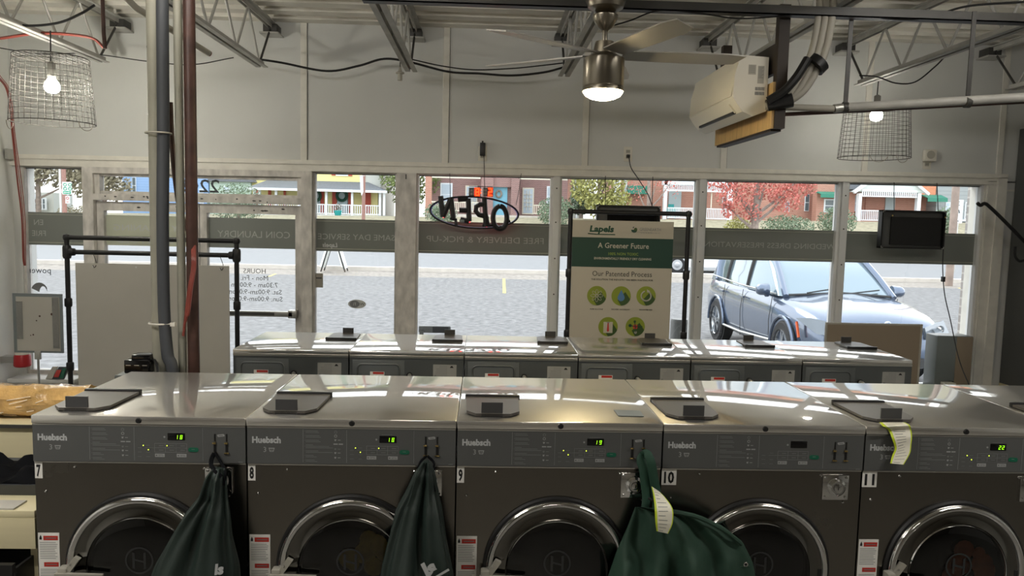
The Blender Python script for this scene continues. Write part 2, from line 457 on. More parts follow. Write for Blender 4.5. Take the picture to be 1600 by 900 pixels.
# ------------------------------------------------------------------ the room
YW = 6.40; XL = -3.82; XR = 5.3; ZS = .50
def zh(x): return 2.205 + .0058*(x+3.76)
b = B().m('floor_tile'); b.box(XL-.15, -5, -.1, XR+.15, 6.6, 0); b.build('floor', kind='structure')
b = B().m('deck'); prof = []
y = -5.0
while y < 6.42:
    prof += [(y, 3.40), (y+.12, 3.40), (y+.145, 3.455), (y+.215, 3.455)]; y += .24
prof = [p for p in prof if p[0] < 6.6]
b.prism(prof + [(6.6, 3.5), (-5, 3.5)], XL-.15, XR+.15, 'yz'); b.build('ceiling', kind='structure', smooth=False)
b = B().m('white_wall'); b.box(XL-.15, -5, 0, XL, 6.6, 3.46); b.build('wall_left', kind='structure')
b = B().m('wall_paint'); b.box(XR, -5, 0, XR+.15, 6.6, 3.42); b.build('wall_right', kind='structure')
b = B().m('back_wall'); b.box(XL-.15, -5.15, 0, XR+.15, -5, 3.42); b.build('wall_back', kind='structure')
b = B().m('wall_paint')
b.hexa([(XL, YW, zh(XL)+.02), (XR, YW, zh(XR)+.02), (XR, 6.6, zh(XR)+.02), (XL, 6.6, zh(XL)+.02)], [(XL, YW, 3.46), (XR, YW, 3.46), (XR, 6.6, 3.46), (XL, 6.6, 3.46)])
b.box(4.235, YW, 0, XR, 6.6, zh(4.5)+.03)
b.box(XL, YW, 0, -3.76, 6.6, zh(-3.8)+.03)
b.box(-3.76, YW, 0, -3.25, 6.6, ZS-.03); b.box(-1.42, YW, 0, 4.235, 6.6, ZS-.03)
b.build('wall_front', kind='structure')
# wall battens over the panel joints
for i, x in enumerate((-2.63, -1.484, -.335, .816, 1.975, 3.17, 4.325)):
    b = B().m('trim_paint'); b.box(x-.026, YW-.013, zh(x)+.085, x+.026, YW, 3.40, .004)
    b.m('dark_steel').box(x+.026, YW-.002, zh(x)+.085, x+.030, YW, 3.40); b.build('trim_%d' % (i+1), kind='structure', smooth=False)
def bar_h(b, x0, x1, z0, z1, y0, y1):
    b.hexa([(x0, y0, zh(x0)+z0), (x1, y0, zh(x1)+z0), (x1, y1, zh(x1)+z0), (x0, y1, zh(x0)+z0)], [(x0, y0, zh(x0)+z1), (x1, y0, zh(x1)+z1), (x1, y1, zh(x1)+z1), (x0, y1, zh(x0)+z1)])
b = B().m('trim_paint')
bar_h(b, XL, 4.39, .055, .09, YW-.035, YW); bar_h(b, XL, 4.39, .02, .06, YW-.022, YW); bar_h(b, XL, 4.37, 0, .024, YW-.03, YW)
bar_h(b, -3.76, 4.235, -.002, .02, YW, 6.6)
b.build('trim_8', kind='structure', smooth=False)
b = B().m('trim_paint'); b.box(4.31, YW-.035, ZS, 4.39, YW, zh(4.3)+.06); b.box(4.235, YW-.022, ZS, 4.32, YW, zh(4.3)+.03); b.box(4.225, YW-.01, ZS, 4.245, 6.6, zh(4.2))
b.build('trim_9', kind='structure', smooth=False)
b = B().m('white_wall'); b.box(-3.80, YW-.2, ZS-.035, -3.27, 6.47, ZS, .006); b.box(-3.79, YW-.16, ZS-.11, -3.28, YW, ZS-.035)
b.build('trim_10', kind='structure')
b = B().m('white_wall'); b.box(-1.40, YW-.25, ZS-.035, 4.38, 6.47, ZS, .006); b.box(-1.40, YW-.2, ZS-.11, 4.37, YW, ZS-.035)
b.build('trim_11', kind='structure')
b = B().m('trim_paint'); b.box(4.40, YW-.01, 2.20, XR, YW, 2.215); b.build('trim_12', kind='structure')
b = B().m('worn_frame'); b.box(-.725, YW-.03, ZS, -.565, 6.52, zh(-.6)); b.m('dark_steel').box(-.655, YW-.034, zh(-.6)-.05, -.645, YW-.03, zh(-.6)-.01)
b.build('trim_13', kind='structure')

GY = 6.46
FZ0, FZ1 = 1.567, 1.835
def window(n, x0, x1, film=True, letters=None, frame='white_frame', lw=None, mull=True):
    t = thing('window_%d' % n, loc=((x0+x1)/2, GY, ZS), kind='structure')
    b = B().m(frame)
    for a, c in ((x0, x0+.022), (x1-.022, x1)): b.box(a, GY-.045, ZS, c, GY+.03, zh(a))
    b.box(x0, GY-.04, ZS, x1, GY+.03, ZS+.03)
    bar_h(b, x0, x1, -.012, 0, GY-.04, GY+.03)
    b.m('black'); bar_h(b, x0+.02, x1-.02, -.018, -.010, GY-.02, GY)
    b.build('window_frame', t, smooth=False)
    b = B().m('window_glass'); b.box(x0+.022, GY-.003, ZS+.03, x1-.022, GY+.003, zh(x0)-.01); g = b.build('glass', t, smooth=False)
    if film:
        b = B().m('film'); b.box(x0+.023, GY-.0065, FZ0, x1-.023, GY-.0035, FZ1)
        b.m('film_pale'); b.box(x0+.023, GY-.007, FZ0+.018, x1-.023, GY-.0066, FZ0+.023); b.box(x0+.023, GY-.007, FZ1-.02, x1-.023, GY-.0066, FZ1-.017)
        f = b.build('privacy_film', t, smooth=False)
        for s, xc, z, h, wd in (letters or []):
            b = B().m('film_text'); b.text(s, (xc, GY-.0075, z), h, LX, width=wd); b.build('lettering', f, smooth=False)
    return t
def px_x(px, py=380): return at(px, py, GY).x
w1 = window(1, -3.76, -3.25, letters=[('EN', px_x(62), 1.73, .045, None), ('FRIE', px_x(62), 1.64, .045, None)], frame='worn_frame')
w2 = window(2, -1.42, -.72, letters=[('SAME DAY SERVICE', px_x(557), 1.665, .048, px_x(617)-px_x(497))], frame='worn_frame')
w3 = window(3, -.57, .565, letters=[('FREE DELIVERY & PICK-UP', px_x(758), 1.665, .05, px_x(850)-px_x(667))])
w4 = window(4, .615, 1.785)
w5 = window(5, 1.835, 2.995, letters=[('WEDDING DRESS PRESERVATION', px_x(1203), 1.675, .045, px_x(1306)-px_x(1101))])
w6 = window(6, 3.045, 4.225)
for n, (x, px) in enumerate(((.59, 868), (1.81, 1097), (3.02, 1320))):
    b = B().m('white_frame'); b.box(x-.027, YW-.02, ZS, x+.027, GY+.03, zh(x))
    b.m('black')
    for z in (2.13, 1.85, 1.55, 1.25): b.lathe([(.006, -.002), (.006, 0)], (x, YW-.02, z), 'y', 10)
    b.build('trim_%d' % (14+n), kind='structure')
# stickers on the glass
b = B().m('sticker_grey'); b.box(px_x(491), GY-.008, 1.26, px_x(505), GY-.0045, 1.38); b.m('decal_dark').box(px_x(493), GY-.009, 1.335, px_x(503), GY-.0085, 1.345); b.build('sticker', w2, label='small grey rectangular sticker')
b = B().m('decal_white'); c = at(558, 475, GY); b.prism([(c.x+.075*math.cos(a*PI/12), c.z+.038*math.sin(a*PI/12)) for a in range(24)], GY-.006, GY-.0045)
b.m('decal_grey').prism([(c.x-.02+.04*math.cos(a*PI/12), c.z+.03*math.sin(a*PI/12)) for a in range(24)], GY-.0075, GY-.006)
b.m('decal_dark').text('Wi', (c.x+.04, GY-.008, c.z-.012), .026, LX); b.m('decal_white').text('Fi', (c.x-.02, GY-.008, c.z-.012), .026, LX)
b.build('sticker', w2, label='oval wifi sticker', smooth=False)
b = B().m('decal_dark'); c = at(80, 427, GY); b.text('power', (c.x, GY-.005, c.z), .05, LX, align='l')
c = at(62, 447, GY); arc = [(c.x+.07*math.cos(a), c.z-.05+.08*math.sin(a)) for a in [PI*.15+i*PI*.09 for i in range(9)]]
b.m('decal_grey').prism(arc + [(p[0]*.5+c.x*.5+.03, p[1]-.03) for p in arc[::-1]], GY-.005, GY-.0045)
b.build('lettering', w1, smooth=False)

# ---- the double entrance door with its transom
dj = thing('door_1', loc=(-2.33, GY, 0), kind='structure')
b = B().m('worn_frame')
b.box(-3.255, YW-.03, 0, -3.17, 6.52, zh(-3.2)); b.box(-1.50, YW-.03, 0, -1.415, 6.52, zh(-1.5))
bar_h(b, -3.17, -1.50, -.05, 0, YW-.03, 6.52); b.box(-3.17, YW-.03, 1.945, -1.50, 6.52, 1.995)
b.box(-3.17, YW, 1.995, -3.13, GY+.02, 2.16); b.box(-1.54, YW, 1.995, -1.50, GY+.02, 2.17); b.box(-3.13, YW+.01, 1.995, -1.54, GY+.02, 2.02); b.box(-3.13, YW+.01, 2.14, -1.54, GY+.02, 2.165)
b.m('dark_steel')
random.seed(3)
for k in range(14):
    x = random.uniform(-3.1, -1.6); z = 1.968+random.uniform(-.012, .012); L = random.uniform(.008, .035); b.prism([(x, z), (x+L*.4, z-.006), (x+L, z-.003), (x+L*.9, z+.004), (x+L*.3, z+.006)], YW-.0305, YW-.030)
b.build('door_frame', dj, smooth=False)
b = B().m('window_glass').box(-3.13, GY-.003, 2.02, -1.54, GY+.003, 2.14); tg = b.build('transom_glass', dj, smooth=False)
b = B().m('decal_dark'); c0 = at(343, 301, GY); c1 = at(279, 301, GY)
b.text('2208', ((c0.x+c1.x)/2, GY-.005, c0.z-.0), .105, LX, width=c0.x-c1.x, bold=.01); b.build('house_number', tg, smooth=False)
def leaf(name, x0, x1, filmm, txt, top=1.935):
    t = thing(name, loc=((x0+x1)/2, GY, 0), kind='structure')
    b = B().m('worn_frame')
    b.box(x0, GY-.045, .01, x0+.055, GY+.02, top); b.box(x1-.055, GY-.045, .01, x1, GY+.02, top)
    b.box(x0+.055, GY-.045, top-.075, x1-.055, GY+.02, top); b.box(x0+.055, GY-.045, .01, x1-.055, GY+.02, .25)
    b.m('dark_steel')
    for k in range(4):
        x = random.uniform(x0+.1, x1-.15); z = top-.04+random.uniform(-.012, .012); L = random.uniform(.012, .05); b.prism([(x, z), (x+L*.4, z-.007), (x+L, z-.003), (x+L*.8, z+.005), (x+L*.3, z+.007)], GY-.0455, GY-.045)
    b.build('door_frame', t, smooth=False)
    b = B().m('window_glass').box(x0+.055, GY-.003, .25, x1-.055, GY+.003, top-.075); g = b.build('glass', t, smooth=False)
    b = B().m(filmm).box(x0+.056, GY-.0065, FZ0+.01, x1-.056, GY-.0035, FZ1-.01); f = b.build('privacy_film', t, smooth=False)
    b = B().m('decal_white' if filmm == 'film_pale' else 'film_text')
    for s, xc, z, h, wd in txt: b.text(s, (xc, GY-.0075, z), h, LX, width=wd)
    b.build('lettering', f, smooth=False)
    b = B().m('silver').box(x0+.06, GY-.115, 1.02, x1-.06, GY-.085, 1.065, .005)
    b.box(x0+.03, GY-.115, 1.01, x0+.10, GY-.045, 1.075, .005); b.box(x1-.10, GY-.115, 1.01, x1-.03, GY-.045, 1.075, .005)
    b.m('dark_steel').box(x0+.22, GY-.117, 1.03, x0+.62, GY-.1145, 1.055); b.build('push_bar', t)
    return t
dl = leaf('door_2', -3.165, -2.345, 'film_pale', [('DRY CLEANING', px_x(240, 360), 1.70, .05, px_x(303)-px_x(180)), ('WASH & FOLD', px_x(240, 360), 1.60, .05, px_x(300)-px_x(184))])
dr = leaf('door_3', -2.335, -1.505, 'film', [('COIN LAUNDRY', px_x(397, 370), 1.665, .055, px_x(453)-px_x(340))])
b = B().m('decal_grey')
for k, s in enumerate(('HOURS', 'Mon - Fri.', '7:30am - 9:00pm', 'Sat. 9:00am-9:00pm', 'Sun. 9:00am-9:00pm')):
    c = at(398, 427+k*10.8, GY); b.text(s, (c.x, GY-.005, c.z), .04, LX)
b.build('lettering', dr, smooth=False)

# outer brick reveal at the right end of the shopfront, seen through the last pane
b = B().m('brick_grey').box(4.30, 6.605, -.17, 4.9, 6.75, 3.3); b.m('brick_grey').box(-4.4, 6.605, -.17, -3.80, 6.65, 3.3); b.build('wall_outer', kind='structure', smooth=False)

# ---- open-web roof joists
G = 'open-web steel joists under the roof deck'
def joist(x, label):
    t = thing('roof_joist', label, 'joist', (x, 4.0, 3.0), G)
    b = B().m('joist_steel')
    for s in (-1, 1): b.box(x+s*.012, 1.2, 3.355, x+s*.05, 6.33, 3.362); b.box(x+s*.012, 1.2, 3.325, x+s*.018, 6.33, 3.36)
    b.build('top_chord', t, smooth=False)
    b = B().m('joist_steel')
    for s in (-1, 1): b.box(x+s*.010, 1.2, 2.975, x+s*.045, 6.05, 2.982); b.box(x+s*.010, 1.2, 2.98, x+s*.017, 6.05, 3.015)
    b.build('bottom_chord', t, smooth=False)
    b = B().m('dark_steel').box(x-.055, 6.27, 3.29, x+.055, 6.40, 3.355, .004); b.m('joist_steel').box(x-.075, 6.24, 3.275, x+.075, 6.40, 3.288); b.build('bearing_seat', t)
    ys = [6.30, 5.98]; k = 5.98
    while k > 1.5: k -= .27; ys.append(k)
    for i in range(len(ys)-1):
        z0, z1 = (3.34, 2.99) if i % 2 == 0 else (2.99, 3.34)
        b = B().m('dark_steel' if i == 0 else 'joist_steel').tube([(x, ys[i], z0), (x, ys[i+1], z1)], .009, 8); b.build('web_rod', t)
    return t
for x, l in zip((-2.905, -1.72, -.585, .59, 1.785, 2.92, 4.135),
    ('steel roof joist at the left wall, above the left wire basket lamp', 'steel roof joist ending just right of the tall vertical pipes', 'steel roof joist the empty bulb socket hangs from',
     'steel roof joist behind the ceiling fan', 'steel roof joist above the white air conditioner', 'steel roof joist above the right wire basket lamp', 'rightmost steel roof joist, near the right wall')):
    joist(x, l)
b = B().m('dark_steel').box(-.62, 3.88, 2.915, XR, 3.94, 2.921); b.box(-.62, 3.88, 2.915, XR, 3.886, 2.960); b.m('joist_steel').box(-.62, 3.90, 2.955, XR, 3.945, 2.965)
tag(b.build('support_beam', smooth=False), 'long steel angle beam running crosswise under the roof joists above the ceiling fan', 'beam')
# ------------------------------------------------------------------ washers
mat('emblem_grey', (40, 41, 41), .5)
W, D, H = .686, .705, 1.205
def build_washer():
    t = thing('washing_machine', 'x', 'washing machine', (0, 0, 0))
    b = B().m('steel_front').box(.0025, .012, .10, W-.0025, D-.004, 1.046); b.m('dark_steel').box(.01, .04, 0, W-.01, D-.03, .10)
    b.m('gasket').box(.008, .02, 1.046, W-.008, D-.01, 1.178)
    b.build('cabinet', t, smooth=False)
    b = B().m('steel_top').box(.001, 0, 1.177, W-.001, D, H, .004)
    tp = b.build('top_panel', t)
    b = B().m('black').lathe([(.0, -.006), (.008, -.005), (.010, 0)], (W/2, 0, 1.191), 'y', 16, caps=False); b.build('screw_cap', tp)
    # control panel
    b = B().m('charcoal').box(.003, .004, 1.052, W-.003, .03, 1.174); b.m('steel_top').box(.003, .003, 1.172, W-.003, .02, 1.1755); b.box(.003, .008, 1.046, W-.003, .02, 1.0495)
    cp = b.build('control_panel', t, smooth=False); Y = .0036
    b = B().m('brand_silver').text('Huebsch', (.0655, Y, 1.122), .020, bold=.045, width=.093); b.build('brand_name', cp, smooth=False)
    b = B().m('print_grey').text('3', (.060, Y, 1.091), .017)
    b.m('print_grey')
    b.prism([(.072, 1.105), (.092, 1.105), (.088, 1.092), (.076, 1.092)], Y, Y+.0003); b.m('charcoal').prism([(.075, 1.102), (.089, 1.102), (.0865, 1.094), (.0775, 1.094)], Y-.0003, Y)
    b.m('print_grey').box(.076, Y-.0005, 1.0965, .0875, Y-.0003, 1.098)
    b.m('charcoal_line')
    for x in (.184, .326, .546): b.box(x-.0006, Y-.0004, 1.058, x+.0006, Y+.0004, 1.168)
    random.seed(5); b.m('print_dim')
    z = 1.163
    for k in range(7):
        for j in range(2 if k != 3 else 3):
            b.box(.193, Y-.0002, z-.0011, .193+random.uniform(.022, .05)+(.04 if k in (3, 4) and j else 0), Y+.0002, z+.0007); z -= .0048
        b.box(.1895, Y-.0002, z+.0085, .1910, Y+.0002, z+.0105); z -= .0058
    for k, z in enumerate((1.160, 1.147, 1.133, 1.120, 1.103, 1.090, 1.074)):
        b.m('print_dim' if k in (0, 4) else 'print_grey')
        if k == 3:
            for a in (.283, .300): b.box(a, Y-.0002, z-.002, a+.014, Y+.0002, z+.002)
        elif k < 2: b.lathe([(.005, 0), (.005, .0004)], (.290, Y-.0002, z), 'y', 12); b.m('charcoal').lathe([(.0032, 0), (.0032, .0002)], (.290, Y-.0003, z), 'y', 12)
        else: b.prism([(.286, z+.003), (.293, z+.003), (.2905, z-.003), (.2865, z-.002)], Y-.0002, Y+.0002); b.box(.297, Y-.0002, z-.0006, .306, Y+.0002, z+.0012)
    # buttons grid
    b.m('charcoal_line')
    for x in (.391, .4255, .460, .4945): b.box(x-.0004, Y-.0002, 1.086, x+.0004, Y+.0002, 1.115)
    for z in (1.086, 1.1005, 1.115): b.box(.391, Y-.0002, z-.0004, .4945, Y+.0002, z+.0004)
    b.box(.36, Y-.0002, 1.0998, .391, Y+.0002, 1.1004)
    for x in (.397, .431, .466):
        for z in (1.1075, 1.093): b.m('print_dim').box(x+.008, Y-.0002, z-.001, x+.022, Y+.0002, z+.001)
    for x in (.392, .462):
        b.m('print_grey').box(x, Y-.0003, 1.070, x+.031, Y+.0002, 1.081); b.m('charcoal').box(x+.003, Y-.0006, 1.0735, x+.007, Y-.0003, 1.0775); b.box(x+.011, Y-.0006, 1.0735, x+.018, Y-.0003, 1.0745); b.box(x+.021, Y-.0006, 1.0735, x+.028, Y-.0003, 1.0745); b.box(x+.011, Y-.0006, 1.077, x+.026, Y-.0003, 1.078)
    for x, z in ((.345, 1.100), (.345, 1.086), (.345, 1.071), (.372, 1.108), (.372, 1.086), (.372, 1.071)): b.m('print_dim').box(x-.008, Y-.0002, z-.0006, x+.004, Y+.0002, z+.0006)
    b.box(.440, Y-.0002, 1.1525, .475, Y+.0002, 1.154)
    b.m('print_grey').prism([(.423+.0035*math.cos(a*PI/3), 1.137+.0035*math.sin(a*PI/3)) for a in range(6)], Y-.0003, Y)
    b.box(.66, Y-.0002, 1.0555, .675, Y+.0002, 1.0565)
    b.build('panel_print', cp, smooth=False)
    b = B().m('black_gloss').box(.433, .0026, 1.1265, .489, .006, 1.150, .001); b.build('display', cp)
    b = B().m('green_button').prism([(.503+.004*(1-math.cos(a)) if False else .5155+(.009 if abs(a) < PI/2 else -.009)+.0075*math.cos(a), 1.0955+.0075*math.sin(a)) for a in [-PI+.001+i*PI/8 for i in range(16)]], .0028, .005)
    b.m('print_grey').box(.510, .0026, 1.0965, .520, .0029, 1.0975); b.build('start_button', cp)
    for i, x in enumerate((.585, .623)):
        b = B().m('black').box(x-.0025, .0028, 1.124, x+.0025, .005, 1.149); b.box(x-.004, .0028, 1.088, x+.004, .005, 1.116)
        b.m('brass').box(x-.007, -.002, 1.116, x+.004, .004, 1.1215, .001); b.box(x-.008, -.001, 1.083, x+.008, .004, 1.087, .001)
        b.build('coin_slot', cp)
    b = B().m('print_grey').prism([(.6045+(.008 if math.cos(a) > 0 else -.008)*1.0+.004*math.cos(a), 1.144+.005*math.sin(a)) for a in [PI/6+i*PI/3 for i in range(6)]], .003, .004); b.m('charcoal').box(.598, .0027, 1.1432, .611, .003, 1.1448); b.build('coin_badge', cp)
    # door
    dx, dz = W/2, .700
    dt = B().m('gasket').lathe([(.248, .012), (.249, .006), (.244, -.002), (.234, -.002), (.234, .012)], (dx, 0, dz), 'y', 72, caps=False); door = dt.build('door', t)
    b = B().m('chrome'); P = []
    for i in range(9):
        a = i/8*PI; P.append((.2265+.0115*math.cos(a), -.004-.014*math.sin(a)))
    b.lathe(P, (dx, 0, dz), 'y', 96, caps=False); b.m('ring_chrome').lathe([(.216, -.005), (.205, -.003), (.178, -.010), (.174, -.012)], (dx, 0, dz), 'y', 96, caps=False)
    b.m('chrome').lathe([(.172, -.012), (.1695, -.016), (.167, -.012), (.166, 0)], (dx, 0, dz), 'y', 96, caps=False); b.build('door_ring', door)
    b = B().m('door_bowl').lathe([(.1665, -.006), (.15, -.010), (.10, -.013), (.04, -.0145), (.0005, -.015)], (dx, 0, dz), 'y', 64, caps=False); gl = b.build('door_glass', door)
    b = B().m('black_gloss').lathe([(.0, .0113), (.17, .0113)], (dx, 0, dz), 'y', 48, caps=False); b.build('drum_dark_disc', door)  # black disc stands in for the dark hollow of the drum
    b = B().m('emblem_grey'); b.lathe([(.046, -.0157), (.040, -.0159)], (dx, 0, dz+.028), 'y', 40, caps=False)
    for q in (((-.022, .028), (-.014, .026), (-.014, -.028), (-.022, -.026)), ((.014, .026), (.022, .028), (.022, -.028), (.014, -.030)), ((-.014, .006), (.014, -.001), (.014, -.008), (-.014, -.001))):
        b.quad(*[(dx+p[0], -.0162, dz+.028+p[1]) for p in q])
    b.build('emblem', gl, smooth=False)
    b = B().m('lever')
    hz = dz+.030
    b.box(.088, -.036, hz-.062, .118, .0, hz-.022, .006); b.hexa([(.10, -.03, hz-.045), (.125, -.03, hz-.04), (.125, -.012, hz-.04), (.10, -.012, hz-.045)], [(.138, -.028, hz+.012), (.156, -.028, hz+.004), (.156, -.01, hz+.004), (.138, -.01, hz+.012)])
    b.hexa([(.085, -.045, hz-.058), (.235, -.038, hz-.052), (.235, -.03, hz-.052), (.085, -.03, hz-.058)], [(.085, -.045, hz-.036), (.235, -.038, hz-.040), (.235, -.03, hz-.040), (.085, -.03, hz-.036)])
    h = b.build('door_handle', door); b = B().m('chrome').lathe([(.003, -.031), (.003, -.028)], (.128, 0, hz-.01), 'y', 8); b.build('rivet', door)
    b = B().m('gasket').box(.548, -.006, dz-.10, .568, .012, dz+.01, .003); b.m('chrome')
    for z in (dz-.045, dz-.028, dz-.085, dz-.068): b.lathe([(.004, -.009), (.0045, -.006)], (.558, 0, z), 'y', 10)
    b.build('hinge', door)
    # coin-box lock plate, screws, labels
    b = B().m('chrome').box(.551, .004, .948, .640, .012, 1.034, .002)
    lk = b.build('lock_plate', t)
    b = B().m('chrome').lathe([(.031, .004), (.030, -.004), (.022, -.010), (.020, -.006), (.014, -.006), (.012, -.012), (.006, -.013), (.0005, -.013)], (.597, 0, .993), 'y', 28, caps=False); b.m('black').box(.5955, -.0138, .988, .5985, -.013, .998); b.build('lock_cylinder', lk)
    for x, z in ((.560, 1.026), (.631, 1.026), (.560, .957), (.631, .957)):
        b = B().m('chrome').lathe([(.004, .001), (.0045, .004)], (x, 0, z), 'y', 10); b.build('plate_screw', lk)
    for x, z in ((.131, 1.031), (.036, .948), (.547, 1.030), (.626, .938)):
        b = B().m('chrome').lathe([(.0005, .0065), (.003, .0075), (.0045, .012)], (x, 0, z), 'y', 10, caps=False); b.build('screw', t)
    b = B().m('white_label').box(.006, .0108, .60, .074, .0125, .808)
    for z in (.79, .70): b.m('red_label').box(.023, .0104, z-.007, .070, .0108, z+.008); b.m('print_dim').box(.030, .0102, z-.001, .064, .0104, z+.002)
    b.m('black').prism([(.010, .785), (.018, .785), (.0175, .793), (.014, .801), (.0105, .792)], .0104, .0108)
    b.m('print_dim')
    for z in [.775-.006*k for k in range(10)] + [.684-.0055*k for k in range(14)]: b.box(.011, .0105, z-.0008, .068-.01*random.random(), .0108, z+.0008)
    b.build('warning_label', t, smooth=False)
    # detergent lid
    z0 = H
    b = B().m('lid_plastic').prism([(.022, .300), (.216, .300), (.210, .090), (.178, .052), (.062, .052), (.030, .090)], z0+.003, z0+.012, 'xy')
    lid = b.build('detergent_lid', t, smooth=False)
    b = B().m('black').box(.020, .296, z0, .220, .312, z0+.018, .003); b.m('silver').box(.020, .308, z0+.0181, .205, .313, z0+.0186); b.build('hinge', lid)
    b = B().m('lid_tab').box(.080, .060, z0+.010, .152, .066, z0+.048); b.m('black').box(.080, .052, z0-.001, .152, .066, z0+.011); b.build('lid_tab', lid, smooth=False)
    # rear
    yb = D
    b = B().m('rear_grey').box(.004, yb-.004, .10, W-.004, yb+.002, 1.165); rp = b.build('rear_panel', t, smooth=False)
    b = B().m('rear_grey').box(.355, yb+.002, .62, .665, yb+.006, 1.150, .002); ap = b.build('access_panel', rp)
    r = .028; path = []
    for cx, cz, a0 in ((.635-r, 1.125-r, 0), (.385+r, 1.125-r, 90), (.385+r, .66+r, 180), (.635-r, .66+r, 270)):
        for k in range(5): a = math.radians(a0+k*22.5); path.append((cx+r*math.cos(a), yb+.006, cz+r*math.sin(a)))
    b = B().m('rear_grey').tube(path, .005, 8, closed=True); b.build('pressed_rib', ap)
    b = B().m('white_label').box(.475, yb+.0062, 1.02, .560, yb+.0072, 1.078); b.m('red_label').box(.478, yb+.0072, 1.062, .543, yb+.0075, 1.076); b.m('print_dim').box(.480, yb+.0072, 1.045, .555, yb+.0075, 1.047); b.box(.480, yb+.0072, 1.035, .545, yb+.0075, 1.037); b.build('rear_label', ap, smooth=False)
    b = B().m('grey_label').box(.045, yb+.002, 1.04, .185, yb+.0032, 1.128); b.m('black').prism([(.062, 1.108), (.085, 1.108), (.078, 1.120), (.070, 1.120)], yb+.0032, yb+.0036); b.m('print_dim')
    for k in range(8): b.box(.10, yb+.0032, 1.117-k*.009, .175-.03*random.random(), yb+.0036, 1.119-k*.009)
    b.lathe([(.008, 0), (.008, .0004)], (.172, yb+.0034, 1.052), 'y', 12); b.build('rating_label', rp, smooth=False)
    b = B().m('grey_label').box(.21, yb+.002, .96, .285, yb+.003, 1.045); b.box(.03, yb+.002, .95, .06, yb+.003, 1.035); b.build('rear_label', rp, smooth=False)
    b = B().m('black').box(.07, yb+.002, .93, .17, yb+.02, 1.035); b.m('silver').box(.075, yb+.02, .94, .165, yb+.023, 1.03); b.build('inlet_box', rp)
    b = B().m('silver').tube(cat_curve([(.325, yb, 1.06), (.32, yb+.04, 1.055), (.30, yb+.06, 1.01), (.29, yb+.06, .92), (.30, yb+.03, .8)], 6), .012, 10); b.m('black').lathe([(.018, 0), (.018, .012)], (.325, yb, 1.06), 'y', 14); b.build('drain_hose', rp)
    b = B().m('silver').box(.004, yb-.001, 1.165, W-.004, yb+.006, 1.178); b.m('chrome')
    b.build('rear_lip', t, smooth=False)
    return t
WX = [-1.45 + i*W for i in range(6)]; WY = 2.48
proto = build_washer()
LB = ['stainless front-load washer number 7 at the left end of the front row, display reading 18',
      'stainless front-load washer number 8, yellow laundry behind its glass',
      'stainless front-load washer number 9 in the middle of the front row, display reading 19',
      'stainless front-load washer number 10 with a blank display and its lock plate uncovered',
      'stainless front-load washer number 11 with a curled paper ticket under its lid',
      'front-row washer at the right edge of the photo, only its steel top showing']
GW = 'front-load washers in the front row'
front = []
for i in range(6):
    o = proto if i == 0 else copy_tree(proto)
    o.location = (WX[i], WY, 0); o['label'] = LB[i]; o['group'] = GW; front.append(o)
GW2 = 'washers in the back row, seen from behind'
LB2 = ['leftmost of the six back-row washers, seen from behind', 'second from left of the back-row washers, steel top reflecting the wide window post',
       'back-row washer in front of the neon sign pane, third from left', 'back-row washer directly in front of the printed poster, its top mirroring the poster',
       'back-row washer in front of the parked car, fifth from left', 'rightmost of the six back-row washers, beside the leaning beige board']
for i in range(6):
    o = copy_tree(proto); o.scale = (.955, .943, 1.10/1.205); o.rotation_euler = (0, 0, PI)
    o.location = (-1.412+(i+1)*.6555, 5.018, 0); o['label'] = LB2[i]; o['group'] = GW2
def sub_of(o, name): return [c for c in o.children if c.name.split('.')[0] == name][0]
# what differs between the front washers
for i, (o, num, disp) in enumerate(zip(front, ('7', '8', '9', '10', '11', '12'), ('18', '18', '19', '', '22', ''))):
    ORG[o.name] = Vector((WX[i], WY, 0)); X = WX[i]
    b = B().m('white_label'); wd = .024 if len(num) == 1 else .050
    b.box(X+.003, WY+.0105, .992, X+.003+wd, WY+.012, 1.0455); b.m('black').text(num, (X+.003+wd/2, WY+.0102, 1.000), .037, bold=.035, width=.014 if len(num) == 1 and num != '1' else .034)
    b.build('number_plate', o, smooth=False)
    if disp:
        cp = sub_of(o, 'control_panel'); ORG[cp.name] = Vector((X, WY, 0))+cp.location
        b = B().m('led_green'); xx = X+.460
        for ch in disp: b.seg7(ch, xx+(.001 if ch != '1' else -.002), 1.1305, WY+.0021, .0135, .0075, t=.13); xx += .0118
        b.build('led_digits', cp, smooth=False)
        b = B().m('led_yellow')
        for x, z in ((.355, 1.108), (.371, 1.094), (.431, 1.108)): b.lathe([(.0017, 0), (.0017, .0005)], (X+x, WY+.0028, z), 'y', 10)
        b.build('status_light', cp)
# laundry pressed against two of the door glasses
def blob_mass(name, label, cx, cz, mt, seed, rx, rz):
    random.seed(seed); b = B().m(mt)
    for k in range(9):
        a = random.random()*2*PI; d = random.random()**.5; c = Vector((cx+rx*d*math.cos(a), WY+.002, cz+rz*d*math.sin(a)))
        r = random.uniform(.02, .04); rings = []
        b.lathe([(r*math.cos(q)*1.0+.0005, -.007*math.sin(q)) for q in [j*PI/2/5 for j in range(6)]], c, 'y', 12, caps=False)
    tag(b.build(name), label, 'laundry')
mat('cloth_yellow', (176, 150, 60), .8, var=.3, vscale=20); mat('cloth_orange', (170, 84, 40), .8, var=.3, vscale=20)
blob_mass('laundry_load', 'yellow wet laundry behind the door glass of washer 8', WX[1]+W/2+.05, .74, 'cloth_yellow', 3, .07, .06)
blob_mass('laundry_load', 'orange wet laundry behind the door glass of washer 11', WX[4]+W/2+.04, .72, 'cloth_orange', 5, .08, .06)

